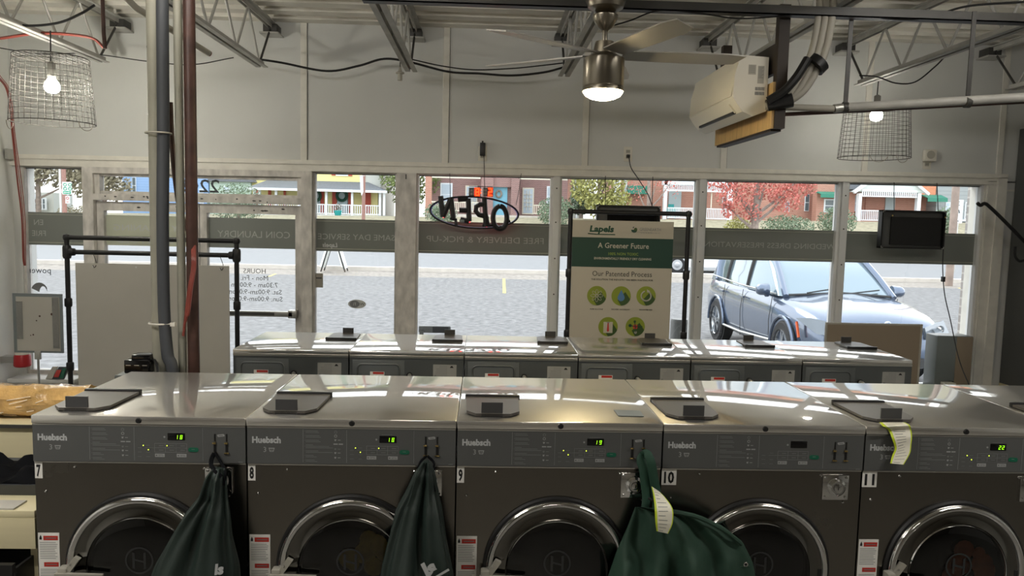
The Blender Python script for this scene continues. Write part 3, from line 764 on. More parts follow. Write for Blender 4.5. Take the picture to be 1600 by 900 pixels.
# ------------------------------------------------------------------ bags, tickets
def hang_bag(name, label, prof, mt, yb, seed, n=56, folds=5, amp=.012, text=None):
    """prof: rows of (px, py, half width in px, thickness m); hangs in front of plane y=yb"""
    t0 = at(prof[0][0], prof[0][1], yb); t = thing(name, label, 'laundry bag', (t0.x, yb, at(prof[-1][0], prof[-1][1], yb).z))
    random.seed(seed); ph = [random.random()*6 for _ in range(6)]; rings = []
    M = 40; rows = []
    for j in range(M):
        u = j/(M-1)*(len(prof)-1); i = min(int(u), len(prof)-2); f = u-i
        p = [prof[i][k]*(1-f)+prof[i+1][k]*f for k in range(4)]
        c = at(p[0], p[1], yb); hw = p[2]/1200*yb; th = p[3]; s = j/(M-1); ring = []
        for k in range(n):
            a = 2*PI*k/n; cx, sy = math.cos(a), math.sin(a)
            fold = amp*(math.sin(folds*a+ph[0]+s*2.2)+.6*math.sin((folds*2+1)*a+ph[1]-s*3)+.5*math.sin(3*a+ph[2]+s*9))*min(1, s*2+.25)
            wr = .004*math.sin(s*46+a*2+ph[3])*max(0, 1-s*2.4)
            ring.append((c.x+(hw+fold*.5)*cx, yb-th*.5-.006-(th*.5+max(-th*.4, min(fold*1.6, th*.5))+wr)*sy*.95, c.z+.008*math.sin(2*a+ph[4])*s))
        ring = [(p_[0], min(p_[1], yb-.004), p_[2]) for p_ in ring]; rings.append(ring)
    b = B().m(mt); b.loft(rings); b.build('bag_body', t, angle=80)
    return t
bagG = 'dark green drawstring laundry bags hanging on the washers'
b7 = hang_bag('laundry_bag', 'dark green drawstring bag covering the right side of washer 7, its base lettering upright', [(345, 728, 9, .03), (341, 745, 17, .045), (338, 772, 22, .05), (331, 795, 34, .07), (322, 830, 46, .09), (316, 870, 62, .11), (313, 900, 68, .12), (312, 960, 72, .13), (312, 1010, 60, .12)], 'cloth_dark', WY-.028, 4)
b8 = hang_bag('laundry_bag', 'dark green drawstring bag at the right of washer 8, lettering slanting upward', [(667, 718, 6, .03), (664, 738, 16, .045), (661, 765, 24, .05), (658, 790, 34, .07), (656, 830, 44, .09), (656, 870, 54, .11), (656, 900, 59, .12), (656, 960, 66, .13), (656, 1010, 54, .12)], 'cloth_dark', WY-.028, 9)
for o in (b7, b8): o['group'] = bagG
def cord(parent, pts, r=.0035, mt='cloth_black', name='drawstring'):
    b = B().m(mt).tube(cat_curve(pts, 6), r, 6); return b.build(name, parent)
def F(px, py, dy=0): return at(px, py, WY-dy)
cord(b7, [F(335, 708, .004), F(331, 716, .012), F(330, 726, .03), F(336, 736, .06), F(346, 745, .065)], .007)
cord(b7, [F(336, 707, .004), F(345, 722, .02), F(352, 738, .055), F(350, 758, .06)], .005)
cord(b8, [F(667, 712, .004), F(657, 722, .012), F(654, 735, .04), F(660, 748, .06)], .004)
cord(b8, [F(668, 712, .004), F(678, 724, .012), F(676, 745, .05), F(679, 768, .06)], .004)
b = B().m('brand_silver'); c = at(342, 897, WY-.145); b.text('ls', c, .032, (1, 0, .12), (-.1, 0, 1), bold=.05, shear=.2); b.box(c.x-.03, c.y, c.z-.014, c.x+.035, c.y+.001, c.z-.009); b.build('lettering', b7, smooth=False)
b = B().m('brand_silver'); c = at(676, 898, WY-.150); b.text('ls', c, .046, (.82, 0, .5), (-.5, 0, .82), bold=.06, shear=.1)
R_ = Vector((.82, 0, .5)); U_ = Vector((-.5, 0, .82)); q = [c+R_*a+U_*k for a, k in ((-.03, -.016), (.055, -.016), (.055, -.008), (-.03, -.009))]; b.quad(*q); b.build('lettering', b8, smooth=False)

# the open green bag slung between washers 9 and 10
t = thing('laundry_bag', 'open dark green laundry bag with a grommet, slung between washers 9 and 10', 'laundry bag', tuple(F(1060, 1000, .05)))
outl = [(994, 788), (1022, 800), (1050, 795), (1090, 803), (1130, 822), (1160, 846), (1176, 878), (1186, 930), (1180, 1000), (1100, 1010), (950, 1010), (938, 950), (950, 900), (963, 862), (980, 824)]
def inside_rows(outl, py):
    xs = []
    for i in range(len(outl)):
        (x0, y0), (x1, y1) = outl[i], outl[(i+1) % len(outl)]
        if (y0-py)*(y1-py) <= 0 and y0 != y1: xs.append(x0+(x1-x0)*(py-y0)/(y1-y0))
    return min(xs), max(xs)
NX, NY = 60, 44; random.seed(12); front_g = []; back_g = []
for j in range(NY+1):
    py = 792+ (1004-792)*(j/NY); x0, x1 = inside_rows(outl, py); rf = []; rb = []
    for i in range(NX+1):
        u = i/NX; px = x0+(x1-x0)*u; v = j/NY
        d = math.sin(PI*u)**.5*(.03+.07*v)
        fold = .026*math.sin(9*u*PI*.6+px*.035-v*5)+.022*math.sin(px*.055-py*.03)+.008*math.sin(px*.12+py*.06)
        edge = min(1, min(u, 1-u)*8)
        dy = .040+d+fold*edge*(.4+v)
        rf.append(tuple(F(px, py, max(.026, dy)))); rb.append(tuple(F(px, py, .021)))
    front_g.append(rf); back_g.append(rb)
b = B().m('cloth_green')
def grid(b, g):
    V = [[b.bm.verts.new(p) for p in r] for r in g]
    for j in range(len(V)-1):
        for i in range(len(V[0])-1): b._f([V[j][i], V[j][i+1], V[j+1][i+1], V[j+1][i]])
    return V
A_, Z_ = grid(b, front_g), grid(b, back_g)
for j in range(NY): b._f([A_[j][0], A_[j+1][0], Z_[j+1][0], Z_[j][0]]); b._f([A_[j][-1], A_[j+1][-1], Z_[j+1][-1], Z_[j][-1]])
for i in range(NX): b._f([A_[0][i], A_[0][i+1], Z_[0][i+1], Z_[0][i]]); b._f([A_[-1][i], A_[-1][i+1], Z_[-1][i+1], Z_[-1][i]])
bb = b.build('bag_body', t, angle=80)
b = B().m('cloth_green'); hem = [F(1050, 800, .075), F(1090, 808, .085), F(1130, 828, .08), F(1158, 850, .06)]; b.tube(cat_curve(hem, 6), .008, 8); b.build('hem', bb)
b = B().m('cloth_green').prism([(F(1140, 850).x, F(0, 853).z), (F(1153, 850).x, F(0, 852).z), (F(1153, 850).x, F(1150, 868).z), (F(1140, 850).x, F(1150, 862).z)], WY-.118, WY-.112); b.m('chrome').lathe([(.0085, 0), (.0075, -.004), (.0045, -.003), (.0045, 0)], (F(1146.5, 856).x, WY-.118, F(1146, 857).z), 'y', 20, caps=False); b.m('black').lathe([(.0045, 0), (.0001, 0)], (F(1146.5, 856).x, WY-.119, F(1146, 857).z), 'y', 16, caps=False); b.build('grommet_tab', bb)
def strap(parent, pts, wds, name='handle_strap', th=.006, mt='cloth_strap'):
    P = cat_curve(pts, 7); b = B().m(mt); L = []; 
    for i, p in enumerate(P):
        q = i/(len(P)-1)*(len(wds)-1); k = min(int(q), len(wds)-2); wd = wds[k]*(1-(q-k))+wds[k+1]*(q-k)
        tg = (P[min(i+1, len(P)-1)]-P[max(i-1, 0)]).normalized(); s_ = Vector((tg.z, 0, -tg.x)); s_ = s_.normalized() if s_.length > .01 else Vector((1, 0, 0))
        n_ = tg.cross(s_).normalized(); a = wd/2
        L.append([p-s_*a, p-s_*a*.5-n_*th, p+s_*a*.5-n_*th, p+s_*a, p+s_*a*.5+n_*th*.3, p-s_*a*.5+n_*th*.3])
    b.loft(L); return b.build(name, parent, angle=70)
strap(t, [F(1003, 709, .01), F(1001, 719, .02), F(1006, 735, .03), F(1008, 755, .035), F(1010, 775, .04), F(1008, 795, .05)], [.02, .03, .032, .03, .026])
strap(t, [F(1003, 710, .01), F(1010, 708, .03), F(1017, 722, .045), F(1021, 745, .045), F(1026, 775, .045), F(1026, 798, .05)], [.020, .028, .030, .032, .028])
b = B().m('black').tube(cat_curve([F(1013, 778, .06), F(1020, 782, .065), F(1030, 780, .065), F(1034, 776, .06)], 5), .004, 8); b.m('chrome').lathe([(.005, -.004), (.005, .004)], F(1032, 777, .066), 'y', 12); b.build('clip', t)
def ticket(name, label, quads, mt_lines=True):
    """a curling paper strip: rows of (left point, right point)"""
    t = thing(name, label, 'ticket', tuple(quads[-1][0]))
    Lp = cat_curve([q[0] for q in quads], 6); Rp = cat_curve([q[1] for q in quads], 6)
    b = B(); off = Vector((0, .0012, 0)); n = len(Lp)
    for i in range(n-1):
        for u0, u1, m_ in ((0, .12, 'receipt_edge'), (.12, .94, 'receipt'), (.94, 1, 'receipt_edge')):
            b.m(m_); f = lambda k, u: Lp[k]*(1-u)+Rp[k]*u
            b.quad(f(i, u0), f(i, u1), f(i+1, u1), f(i+1, u0)); b.quad(f(i, u0)+off, f(i, u1)+off, f(i+1, u1)+off, f(i+1, u0)+off)
    for k in (0, n-1): b.m('receipt').quad(Lp[k], Rp[k], Rp[k]+off, Lp[k]+off)
    b.build('paper', t, smooth=True, angle=60)
    b = B().m('print_dim'); random.seed(2); up = Vector((0, -.0006, .0004))
    for i in range(1, n-1, 2):
        u1 = random.uniform(.45, .85); f = lambda k, u: Lp[k]*(1-u)+Rp[k]*u
        a0, a1 = f(i, .2), f(i, u1); d = (Lp[i+1]-Lp[i])*.28
        b.quad(a0+up, a1+up, a1+d+up, a0+d+up)
    b.build('printed_lines', t, smooth=False)
    return t
ticket('paper_ticket', 'curling white and lime ticket clipped to the strap of the green bag', [(F(1018, 760, .07), F(1030, 768, .07)), (F(1021, 775, .11), F(1040, 778, .10)), (F(1023, 795, .145), F(1051, 795, .13)), (F(1024, 815, .155), F(1051, 817, .14)), (F(1026, 830, .15), F(1044, 834, .14))])
T = lambda px, py, z=1.212: atz(px, py, z)
ticket('paper_ticket', 'long white and lime ticket hanging over the front edge of washer 11', [(T(1374, 660, 1.213), T(1414, 660, 1.213)), (T(1380, 666, 1.214), T(1421, 664, 1.216)), (F(1388, 672, .012), F(1424, 672, .014)), (F(1394, 686, .022), F(1425, 683, .02)), (F(1398, 701, .016), F(1424, 693, .024)), (F(1394, 712, .02), F(1422, 708, .026)), (F(1391, 724, .03), F(1412, 726, .032))])
# dark square patch lying on the top of washer 9
q = [T(959, 641, 1.2065), T(1000, 642, 1.2065), T(1006, 651, 1.2065), T(966, 650, 1.2065)]
b = B().m('grey_bin'); b.hexa([tuple(p) for p in (q[3], q[2], q[1], q[0])], [tuple(p+Vector((0, 0, .0015))) for p in (q[3], q[2], q[1], q[0])]); tag(b.build('adhesive_patch', smooth=False), 'flat grey rectangular patch on the steel top of washer 9', 'patch')
# ------------------------------------------------------------------ lamps, fan, air conditioner
def basket(name, label, top, r0, r1, h, bulb_drop, hang_z, watts, col, wires):
    """upside-down wire basket as a lamp shade; top = centre of its upper ring"""
    t = thing(name, label, 'pendant lamp', (top.x, top.y, top.z-h), 'wire basket pendant lamps')
    c = Vector(top); b = B().m('wire'); NV, NH = 36, 12
    for k in range(NH+1):
        f = k/NH; r = r0+(r1-r0)*f; z = c.z-h*f
        b.tube([(c.x+r*math.cos(a*PI/18), c.y+r*math.sin(a*PI/18), z) for a in range(36)], .0030 if k in (0, NH) else .0014, 5, closed=True)
    for k in range(NV):
        a = 2*PI*k/NV; b.tube([(c.x+r0*math.cos(a), c.y+r0*math.sin(a), c.z), (c.x+r1*math.cos(a), c.y+r1*math.sin(a), c.z-h)], .0014, 5)
    for k in range(-4, 5):
        s = k/5*r0; l = math.sqrt(r0*r0-s*s)
        b.tube([(c.x+s, c.y-l, c.z), (c.x+s, c.y+l, c.z)], .0014, 5); b.tube([(c.x-l, c.y+s, c.z), (c.x+l, c.y+s, c.z)], .0014, 5)
    b.build('wire_shade', t)
    for a in wires:
        b = B().m('nickel'); x, y = c.x+r1*math.cos(a), c.y+r1*math.sin(a); tx, ty = -math.sin(a), math.cos(a)
        b.tube([(x+tx*.06*math.cos(q*PI/10), y+ty*.06*math.cos(q*PI/10), c.z-h-.05*math.sin(q*PI/10)) for q in range(11)], .002, 6); b.build('basket_handle', t)
    z = c.z-bulb_drop
    b = B().m('cord').tube([(c.x, c.y, hang_z), (c.x-.004, c.y, z+.13)], .004, 6); b.build('cord', t)
    b = B().m('cord_grey').lathe([(.010, .145), (.024, .135), (.024, .05), (.02, .046)], (c.x, c.y, z), 'z', 16); b.build('socket', t)
    mt = mat('bulb_glow_%d' % watts, col, .4, emit=watts)
    b = B(); b.mats.append(mt); b.lathe([(.0005, -.052), (.022, -.050), (.038, -.040), (.045, -.022), (.045, -.004), (.038, .014), (.026, .030), (.018, .046)], (c.x, c.y, z), 'z', 24); b.build('bulb', t)
    return t
basket('basket_lamp', 'wire basket pendant lamp with a glowing bulb at the upper left', at(80, 90, 5.1), .215, .245, .41, .17, 2.99, 190, (255, 250, 236), (-2.9, -.25))
basket('basket_lamp', 'wire basket pendant lamp hanging at the right, half behind the ceiling pipe', at(1370, 168, 5.85), .232, .258, .38, .05, 2.99, 42, (255, 250, 236), (-1.9, -1.2))
t = thing('pendant_socket', 'empty white lamp socket hanging from a joist without a bulb', 'lamp socket', tuple(at(625, 125, 5.7)))
c = at(625, 118, 5.7); b = B().m('cord').tube([(c.x+.0, 5.7, 2.98), c], .004, 6); b.build('cord', t)
b = B().m('sticker_grey').lathe([(.006, .06), (.014, .03), (.030, .022), (.030, .014), (.017, .01), (.017, -.035)], (c.x, c.y, c.z), 'z', 16); b.build('socket', t)

FX, FY = at(943, 115, 3.8).x, 3.8
fan = thing('ceiling_fan', 'brushed nickel ceiling fan with five pale blades and a glowing round light', 'ceiling fan', (FX, FY, 2.46))
b = B().m('nickel').lathe([(.06, 2.975), (.095, 2.96), (.098, 2.93), (.085, 2.895), (.045, 2.87), (.022, 2.866)], (FX, FY, 0), 'z', 32); b.build('canopy', fan)
b = B().m('nickel').lathe([(.020, 2.87), (.062, 2.86), (.060, 2.84), (.035, 2.80), (.018, 2.79), (.013, 2.78), (.013, 2.725)], (FX, FY, 0), 'z', 32); b.build('downrod', fan)
b = B().m('nickel').lathe([(.016, 2.74), (.045, 2.735), (.055, 2.68), (.085, 2.66), (.10, 2.655), (.10, 2.525), (.098, 2.522), (.10, 2.519), (.10, 2.50), (.094, 2.497)], (FX, FY, 0), 'z', 56); b.build('motor_housing', fan)
mt = mat('fan_glow', (255, 232, 178), .4, emit=70)
b = B(); b.mats.append(mt); b.lathe([(.098, 2.506), (.097, 2.495), (.085, 2.478), (.06, 2.465), (.03, 2.458), (.0005, 2.456)], (FX, FY, 0), 'z', 48); b.build('light_lens', fan)
for k in range(5):
    a = math.radians(2+72*k); u = Vector((math.cos(a), math.sin(a), 0)); v = Vector((-math.sin(a), math.cos(a), 0)); O = Vector((FX, FY, 2.672))
    b = B().m('blade'); st = [(.09, .055, .006), (.20, .060, .006), (.40, .066, .006), (.60, .066, .006), (.66, .05, .006)]; rings = []
    for d, wd, th in st:
        tl = -.17; p = O+u*d; wv = v*wd*math.cos(tl)+Vector((0, 0, 1))*wd*math.sin(tl)
        off = u*(.03 if d > .65 else 0)
        rings.append([p-wv+off, p-wv+off+Vector((0, 0, th)), p+wv+Vector((0, 0, th)), p+wv])
    b.loft(rings); b.build('blade', fan, smooth=False)

ac = thing('air_conditioner', 'white wall-type air conditioner hanging from the ceiling at the right', 'air conditioner', tuple(at(1178, 195, 4.3)))
x0, x1 = 1.275, 1.455; y0, y1 = 4.02, 4.87
def ring_ac(y, dx=0): return [(x1, y, 2.46), (x1, y, 2.735), (x0+.055, y, 2.742), (x0+.030, y, 2.735), (x0+.005-dx, y, 2.64), (x0, y, 2.53), (x0+.02, y, 2.50), (x0+.055, y, 2.455), (x0+.11, y, 2.432)]
b = B().m('white_plastic').loft([ring_ac(y0), ring_ac(y1)]); body = b.build('casing', ac, angle=28)
b = B().m('white_plastic').hexa([(x0-.006, y0+.015, 2.535), (x0+.002, y0+.015, 2.535), (x0+.036, y0+.015, 2.735), (x0+.024, y0+.015, 2.739)], [(x0-.006, y1-.015, 2.535), (x0+.002, y1-.015, 2.535), (x0+.036, y1-.015, 2.735), (x0+.024, y1-.015, 2.739)]); b.build('front_panel', ac)
b = B().m('black').box(x0+.036, y0+.10, 2.455, x0+.052, y1-.10, 2.475); b.build('air_outlet', ac)
b = B().m('white_plastic').hexa([(x0+.008, y0+.09, 2.502), (x0+.014, y0+.09, 2.505), (x0+.05, y0+.09, 2.463), (x0+.044, y0+.09, 2.458)], [(x0+.008, y1-.09, 2.502), (x0+.014, y1-.09, 2.505), (x0+.05, y1-.09, 2.463), (x0+.044, y1-.09, 2.458)]); b.build('louver', ac)
b = B().m('sticker_grey').box(x0+.075, y0-.001, 2.645, x0+.115, y0, 2.695); b.box(x0+.125, y0-.001, 2.60, x0+.158, y0, 2.69)
b.m('print_dim')
for k in range(8): b.box(x0+.078, y0-.0015, 2.688-k*.005, x0+.11, y0-.001, 2.6895-k*.005)
for k in range(10): b.box(x0+.128, y0-.0015, 2.682-k*.006, x0+.155-.004*(k % 3), y0-.001, 2.684-k*.006)
for r_ in range(2):
    for k in range(12): b.box(x0+.115+k*.0042, y0-.001, 2.565-r_*.024, x0+.1172+k*.0042, y0, 2.582-r_*.024)
b.build('label', ac, smooth=False)
# carrier board behind the unit
t = thing('mounting_board', 'plywood carrier board on a dark post behind the air conditioner', 'board', (1.49, 4.4, 2.36))
b = B().m('plywood').box(1.462, 3.96, 2.365, 1.475, 4.93, 2.60); b.build('plywood_panel', t)
b = B().m('dark_wood').box(1.475, 3.95, 2.365, 1.53, 4.0, 2.985); b.build('post', t)
b = B().m('dark_wood').box(1.475, 4.88, 2.40, 1.53, 4.93, 2.985); b.build('post', t)
b = B().m('dark_wood').box(1.475, 4.0, 2.355, 1.53, 4.93, 2.40); b.m('dark_wood').box(1.475, 4.0, 2.65, 1.50, 4.88, 2.80); b.build('rail', t)
# refrigerant lines
t = thing('insulated_lines', 'three pale insulated lines bending down to the air conditioner, wrapped in black tape', 'insulated pipe', tuple(at(1240, 160, 3.95)))
for k, (dx, r) in enumerate(((-10, .016), (0, .018), (11, .020))):
    P = [at(1292+dx, -30, 3.9), at(1288+dx, 30, 3.9), at(1278+dx, 80, 3.9), at(1262+dx, 115, 3.9), at(1243+dx*.8, 145, 3.9), at(1220, 163, 3.92), at(1196, 166, 3.95)]
    b = B().m('sticker_grey').tube(cat_curve(P, 8), r, 12); b.build('line', t)
b = B().m('black').tube([at(1281, 96, 3.9), at(1272, 105, 3.9)], .056, 16); b.build('tape_wrap', t)
b = B().m('black').tube([at(1236, 154, 3.92), at(1198, 165, 3.94)], .045, 16, rs=[.045, .03]); b.build('tape_wrap', t)
b = B().m('black').tube(cat_curve([at(1262, 92, 3.87), at(1245, 120, 3.86), at(1225, 142, 3.87), at(1200, 158, 3.9)], 6), .022, 10); b.build('black_hose', t)
t = thing('suspended_pipe', 'pale pipe running level to the right wall on two strap hangers', 'pipe', tuple(at(1400, 165, 3.85)))
b = B().m('joist_steel').tube([at(1318, 168, 3.95), at(1620, 151, 3.72)], .022, 14); b.build('pipe', t)
b = B().m('sticker_grey').tube([at(1196, 166, 3.98), at(1303, 170, 3.95)], .017, 12); b.m('silver').tube([at(1303, 170, 3.95), at(1318, 168, 3.95)], .022, 12); b.build('pipe', t)
b = B().m('rust_pipe').tube([at(1222, 179, 4.02), at(1322, 174, 3.99), at(1620, 158, 3.76)], .010, 10); b.build('pipe', t)
for (xa, ya, za), (xb, yb_, zb) in (((1331, 22, 3.94), (1320, 176, 3.95)), ((1523, 18, 3.79), (1511, 168, 3.80))):
    b = B().m('dark_steel').bar(at(xa, ya, za), at(xb, yb_, zb), .022, .006); c = at(xb, yb_-8, zb); b.tube([(c.x-.012, c.y, c.z), (c.x+.014, c.y, c.z)], .027, 14); b.build('hanger', t)

# ------------------------------------------------------------------ vertical pipes behind the front row
def vpipe(name, label, cat_, x, r, mt, y=3.4, z0=.0, z1=3.40, extra=None):
    b = B().m(mt).tube([(x+e, y, z) for e, z in ((0, z0), (0, 1.2), (0, 2.2), (0, z1))], r, 16)
    if extra: extra(b)
    return tag(b.build(name), label, cat_)
def clips(b):
    b.m('black')
    for z in (2.56, 2.28): b.lathe([(.0285, -.004), (.0285, .004)], (-1.422, 3.4, z), 'z', 16)
vpipe('grey_pipe', 'thick pale grey vertical pipe, leftmost of the pipe group', 'pipe', -1.420, .030, 'pipe_grey', extra=clips)
b = B().m('conduit').tube(cat_curve([(-1.372, 3.38, 3.0), (-1.376, 3.38, 2.6), (-1.380, 3.38, 2.2), (-1.385, 3.37, 1.8), (-1.385, 3.37, 1.45), (-1.370, 3.36, 1.25), (-1.345, 3.36, 1.1), (-1.34, 3.36, .3)], 8), .025, 16); tag(b.build('flexible_conduit'), 'dark grey flexible conduit tied against the pale vertical pipe', 'conduit')
b = B().m('white_plastic').tube([(-1.403+.052*math.cos(a*PI/8), 3.385+.046*math.sin(a*PI/8), 1.38) for a in range(16)], .004, 6, closed=True); b.box(-1.345, 3.33, 1.374, -1.325, 3.345, 1.39); tag(b.build('cable_tie'), 'white cable tie round the grey pipe and conduit, near the washer tops', 'cable tie')
b = B().m('sticker_grey').tube([(-1.403+.052*math.cos(a*PI/8), 3.385+.046*math.sin(a*PI/8), 2.2) for a in range(16)], .004, 6, closed=True); tag(b.build('cable_tie'), 'pale cable tie round the grey pipe and conduit, high above the washers', 'cable tie')
vpipe('grey_pipe', 'slim pale grey vertical pipe between the conduit and the brown pipe', 'pipe', -1.328, .018, 'pipe_grey', y=3.42)
vpipe('rust_pipe', 'dark brown vertical iron pipe at the right of the pipe group', 'pipe', -1.272, .025, 'rust_pipe', y=3.40, extra=lambda b: b.m('black').tube([(-1.272, 3.40, 2.86), (-1.272, 3.40, 3.2)], .030, 16))
P = [at(268, 235, 3.5), at(275, 300, 3.5), at(283, 345, 3.48), (-1.285, 3.45, 1.78), (-1.25, 3.36, 1.68), at(303, 420, 3.35), at(298, 450, 3.34), at(293, 490, 3.34), at(289, 525, 3.34)]
t = thing('red_tubing', 'red flexible tubes twisted round the brown pipe', 'tubing', tuple(P[-1]))
for k in range(3):
    b = B().m('red_tube').tube(cat_curve([Vector(p)+Vector((.007*k-.007, -.004*k, 0))+(Vector((0, 0, .05*k)) if i == len(P)-1 else Vector()) for i, p in enumerate(P)][3:], 8), .0055, 8); b.build('tube', t)
b = B().m('rust_pipe').tube(cat_curve([at(266, 160, 3.5), at(270, 240, 3.5), at(278, 310, 3.5), at(290, 360, 3.48)], 8), .012, 8); b.build('tube', t)
b = B().m('black').tube(cat_curve([(-2.2, 3.45, 2.92), (-1.95, 3.44, 2.86), (-1.7, 3.43, 2.845), (-1.5, 3.42, 2.86), (-1.40, 3.41, 2.95), (-1.39, 3.41, 3.2)], 8), .052, 16); tag(b.build('black_hose'), 'fat black insulated hose crossing the top edge of the photo beside the vertical pipes', 'hose')
b = B().m('sticker_grey').tube([at(212, 12, 4.6)+Vector((-.25, -.4, .32)), at(212, 12, 4.6), at(326, 83, 5.3)], .020, 12); b.m('red_tube').tube([at(322, 80.5, 5.28), at(328, 84, 5.31)], .018, 12)
tag(b.build('conduit_stub'), 'pale round conduit with a reddish open end slanting below the roof behind the tall pipes', 'pipe')
b = B().m('rust_pipe').tube([at(160, 10, 5.0)+Vector((0, 0, .25)), at(162, 50, 5.0), at(164, 76, 5.0)], .012, 10)
tag(b.build('pipe_stub'), 'short vertical brownish pipe stub above the left joist end', 'pipe')
# junction shelf with a small black device
b = B().m('rear_grey').box(-1.575, 3.30, 0, -1.36, 3.50, 1.165, .01); tag(b.build('service_box'), 'grey steel service box behind washer 7 under the small black device', 'box')
t = thing('network_switch', 'small black electrical device on the grey service box behind washer 7', 'electrical device', (-1.49, 3.38, 1.165))
b = B().m('black_gloss').box(-1.545, 3.33, 1.165, -1.435, 3.42, 1.225, .006); b.box(-1.52, 3.345, 1.22, -1.44, 3.41, 1.245, .005); b.build('housing', t)
b = B().m('silver')
for k in range(3): b.box(-1.535+k*.035, 3.328, 1.20, -1.515+k*.035, 3.3305, 1.203)
b.build('terminal', t)
b = B().m('black'); 
b.tube(cat_curve([(-1.44, 3.37, 1.21), (-1.42, 3.35, 1.22), (-1.40, 3.33, 1.17), (-1.41, 3.31, 1.1)], 5), .006, 6); b.build('cable', t)

# ------------------------------------------------------------------ cables along the wall
def cable(pts, r, label, mt='cord', name='cable', n=8):
    b = B().m(mt).tube(cat_curve(pts, n), r, 6); return tag(b.build(name), label, 'cable')
cable([at(p[0], p[1], 6.1) for p in ((400, 92), (440, 98), (510, 111), (560, 103), (600, 92), (640, 97), (700, 112), (750, 115), (800, 118), (850, 113), (885, 104))], .009, 'thick black cable swagged along the upper wall from the pipes to the fan')
cable([at(p[0], p[1], 6.12) for p in ((640, 92), (690, 103), (740, 109), (800, 107), (850, 102), (900, 96))], .005, 'thinner black cable just above the swagged one')
cable([at(p[0], p[1], 5.0) for p in ((0, 30), (40, 40), (90, 36), (125, 22), (148, 8))], .008, 'black cable arching across the joists at the top left corner')
cable([at(p[0], p[1], 6.0) for p in ((0, 75), (60, 84), (140, 84), (232, 96), (300, 101), (365, 90))], .004, 'thin black wire stretched across the upper left wall', n=6)
cable([at(p[0], p[1], 5.2) for p in ((0, 60), (60, 52), (110, 54), (145, 60), (163, 75))], .010, 'red cable arching below the joists at the top left', 'red_tube')
cable([at(p[0], p[1], 5.2) for p in ((1343, 118), (1370, 120), (1400, 130), (1430, 128), (1460, 105), (1475, 90))], .005, 'loose wire drooping below the right joist near the right basket lamp')
cable([at(p[0], p[1], 3.9) for p in ((958, 40), (985, 32), (1030, 17), (1100, 22), (1160, 29), (1260, 22))], .004, 'thin wire running from the fan along the deck to the right')
cable([at(p[0], p[1], 3.9) for p in ((1345, 24), (1400, 30), (1450, 28), (1510, 10), (1600, 3))], .006, 'black cable slung along the beam at the top right')
t = thing('cable', 'bundle of thin red wires running down the left end of the shopfront', 'cable', tuple(at(38, 400, 6.0)))
for k in range(3):
    b = B().m('red_tube').tube(cat_curve([at(-6+k*3, 118, 5.6), at(12+k*2, 145, 5.8), at(20+k*2, 215, 6.0), at(27+k*3, 280, 6.1), at(34+k*2.5, 340, 6.15), at(36+k*2, 400, 6.15), at(38+k, 415, 6.15)], 6), .003 if k else .006, 6); b.build('wire', t)
b = B().m('silver').box(-3.80, 6.28, 2.25, -3.78, 6.36, 2.33); tag(b.build('wall_bracket'), 'small metal bracket at the left end of the header board', 'bracket')

# ------------------------------------------------------------------ outlets and plugs on the wall
def outlet(px, py, label, plug):
    c = at(px, py, YW); t = thing('wall_outlet', label, 'outlet', (c.x, YW, c.z-.06))
    b = B().m('white_plastic').box(c.x-.036, YW-.006, c.z-.06, c.x+.036, YW, c.z+.06, .002)
    b.build('cover_plate', t); b = B().m('sticker_grey')
    for dz in (-.022, .022): b.box(c.x-.017, YW-.008, c.z+dz-.014, c.x+.017, YW-.005, c.z+dz+.014, .001)
    b.m('black')
    for dz in (-.022, .022):
        for dx in (-.007, .007): b.box(c.x+dx-.0012, YW-.0085, c.z+dz-.004, c.x+dx+.0012, YW-.008, c.z+dz+.006)
    b.build('socket', t, smooth=False)
    return c
c = outlet(754, 240, 'white wall outlet above the neon sign, holding the black adapter', 1)
t = thing('power_adapter', 'black power adapter plugged into the outlet above the neon sign', 'power adapter', (c.x, YW-.04, c.z))
b = B().m('black').box(c.x-.022, YW-.05, c.z-.02, c.x+.022, YW-.008, c.z+.085, .004); b.box(c.x-.008, YW-.04, c.z+.08, c.x+.006, YW-.02, c.z+.10); b.build('adapter_body', t)
b = B().m('cord').tube([(c.x+.012, YW-.05, c.z-.02), (c.x+.02, 6.33, 2.18), (c.x+.03, 6.30, 1.96)], .003, 6); b.build('cord', t)
c = outlet(981, 241, 'white wall outlet with a single black plug, right of the fan', 1)
t = thing('cable', 'black plug and cord dropping to the sign behind the poster', 'cable', (c.x, YW-.03, c.z-.03))
b = B().m('black').box(c.x-.014, YW-.035, c.z-.03, c.x+.014, YW-.008, c.z-.004, .003); b.build('plug', t)
b = B().m('cord').tube(cat_curve([(c.x+.002, YW-.035, c.z-.02), at(986, 262, 6.33), at(997, 279, 6.30), at(1012, 303, 6.26), at(1019, 322, 6.23)], 6), .004, 6); b.build('cord', t)
c = outlet(1448, 253, 'white wall outlet under a bulky timer on the right of the upper wall', 1)
b = B().m('white_plastic').box(c.x-.05, YW-.055, c.z+.0, c.x+.055, YW-.009, c.z+.10, .012); b.m('sticker_grey').lathe([(.034, -.002), (.034, .002)], (c.x, YW-.056, c.z+.055), 'y', 20); tag(b.build('plug_in_timer'), 'bulky off-white plug-in timer on the right-hand wall outlet', 'timer')

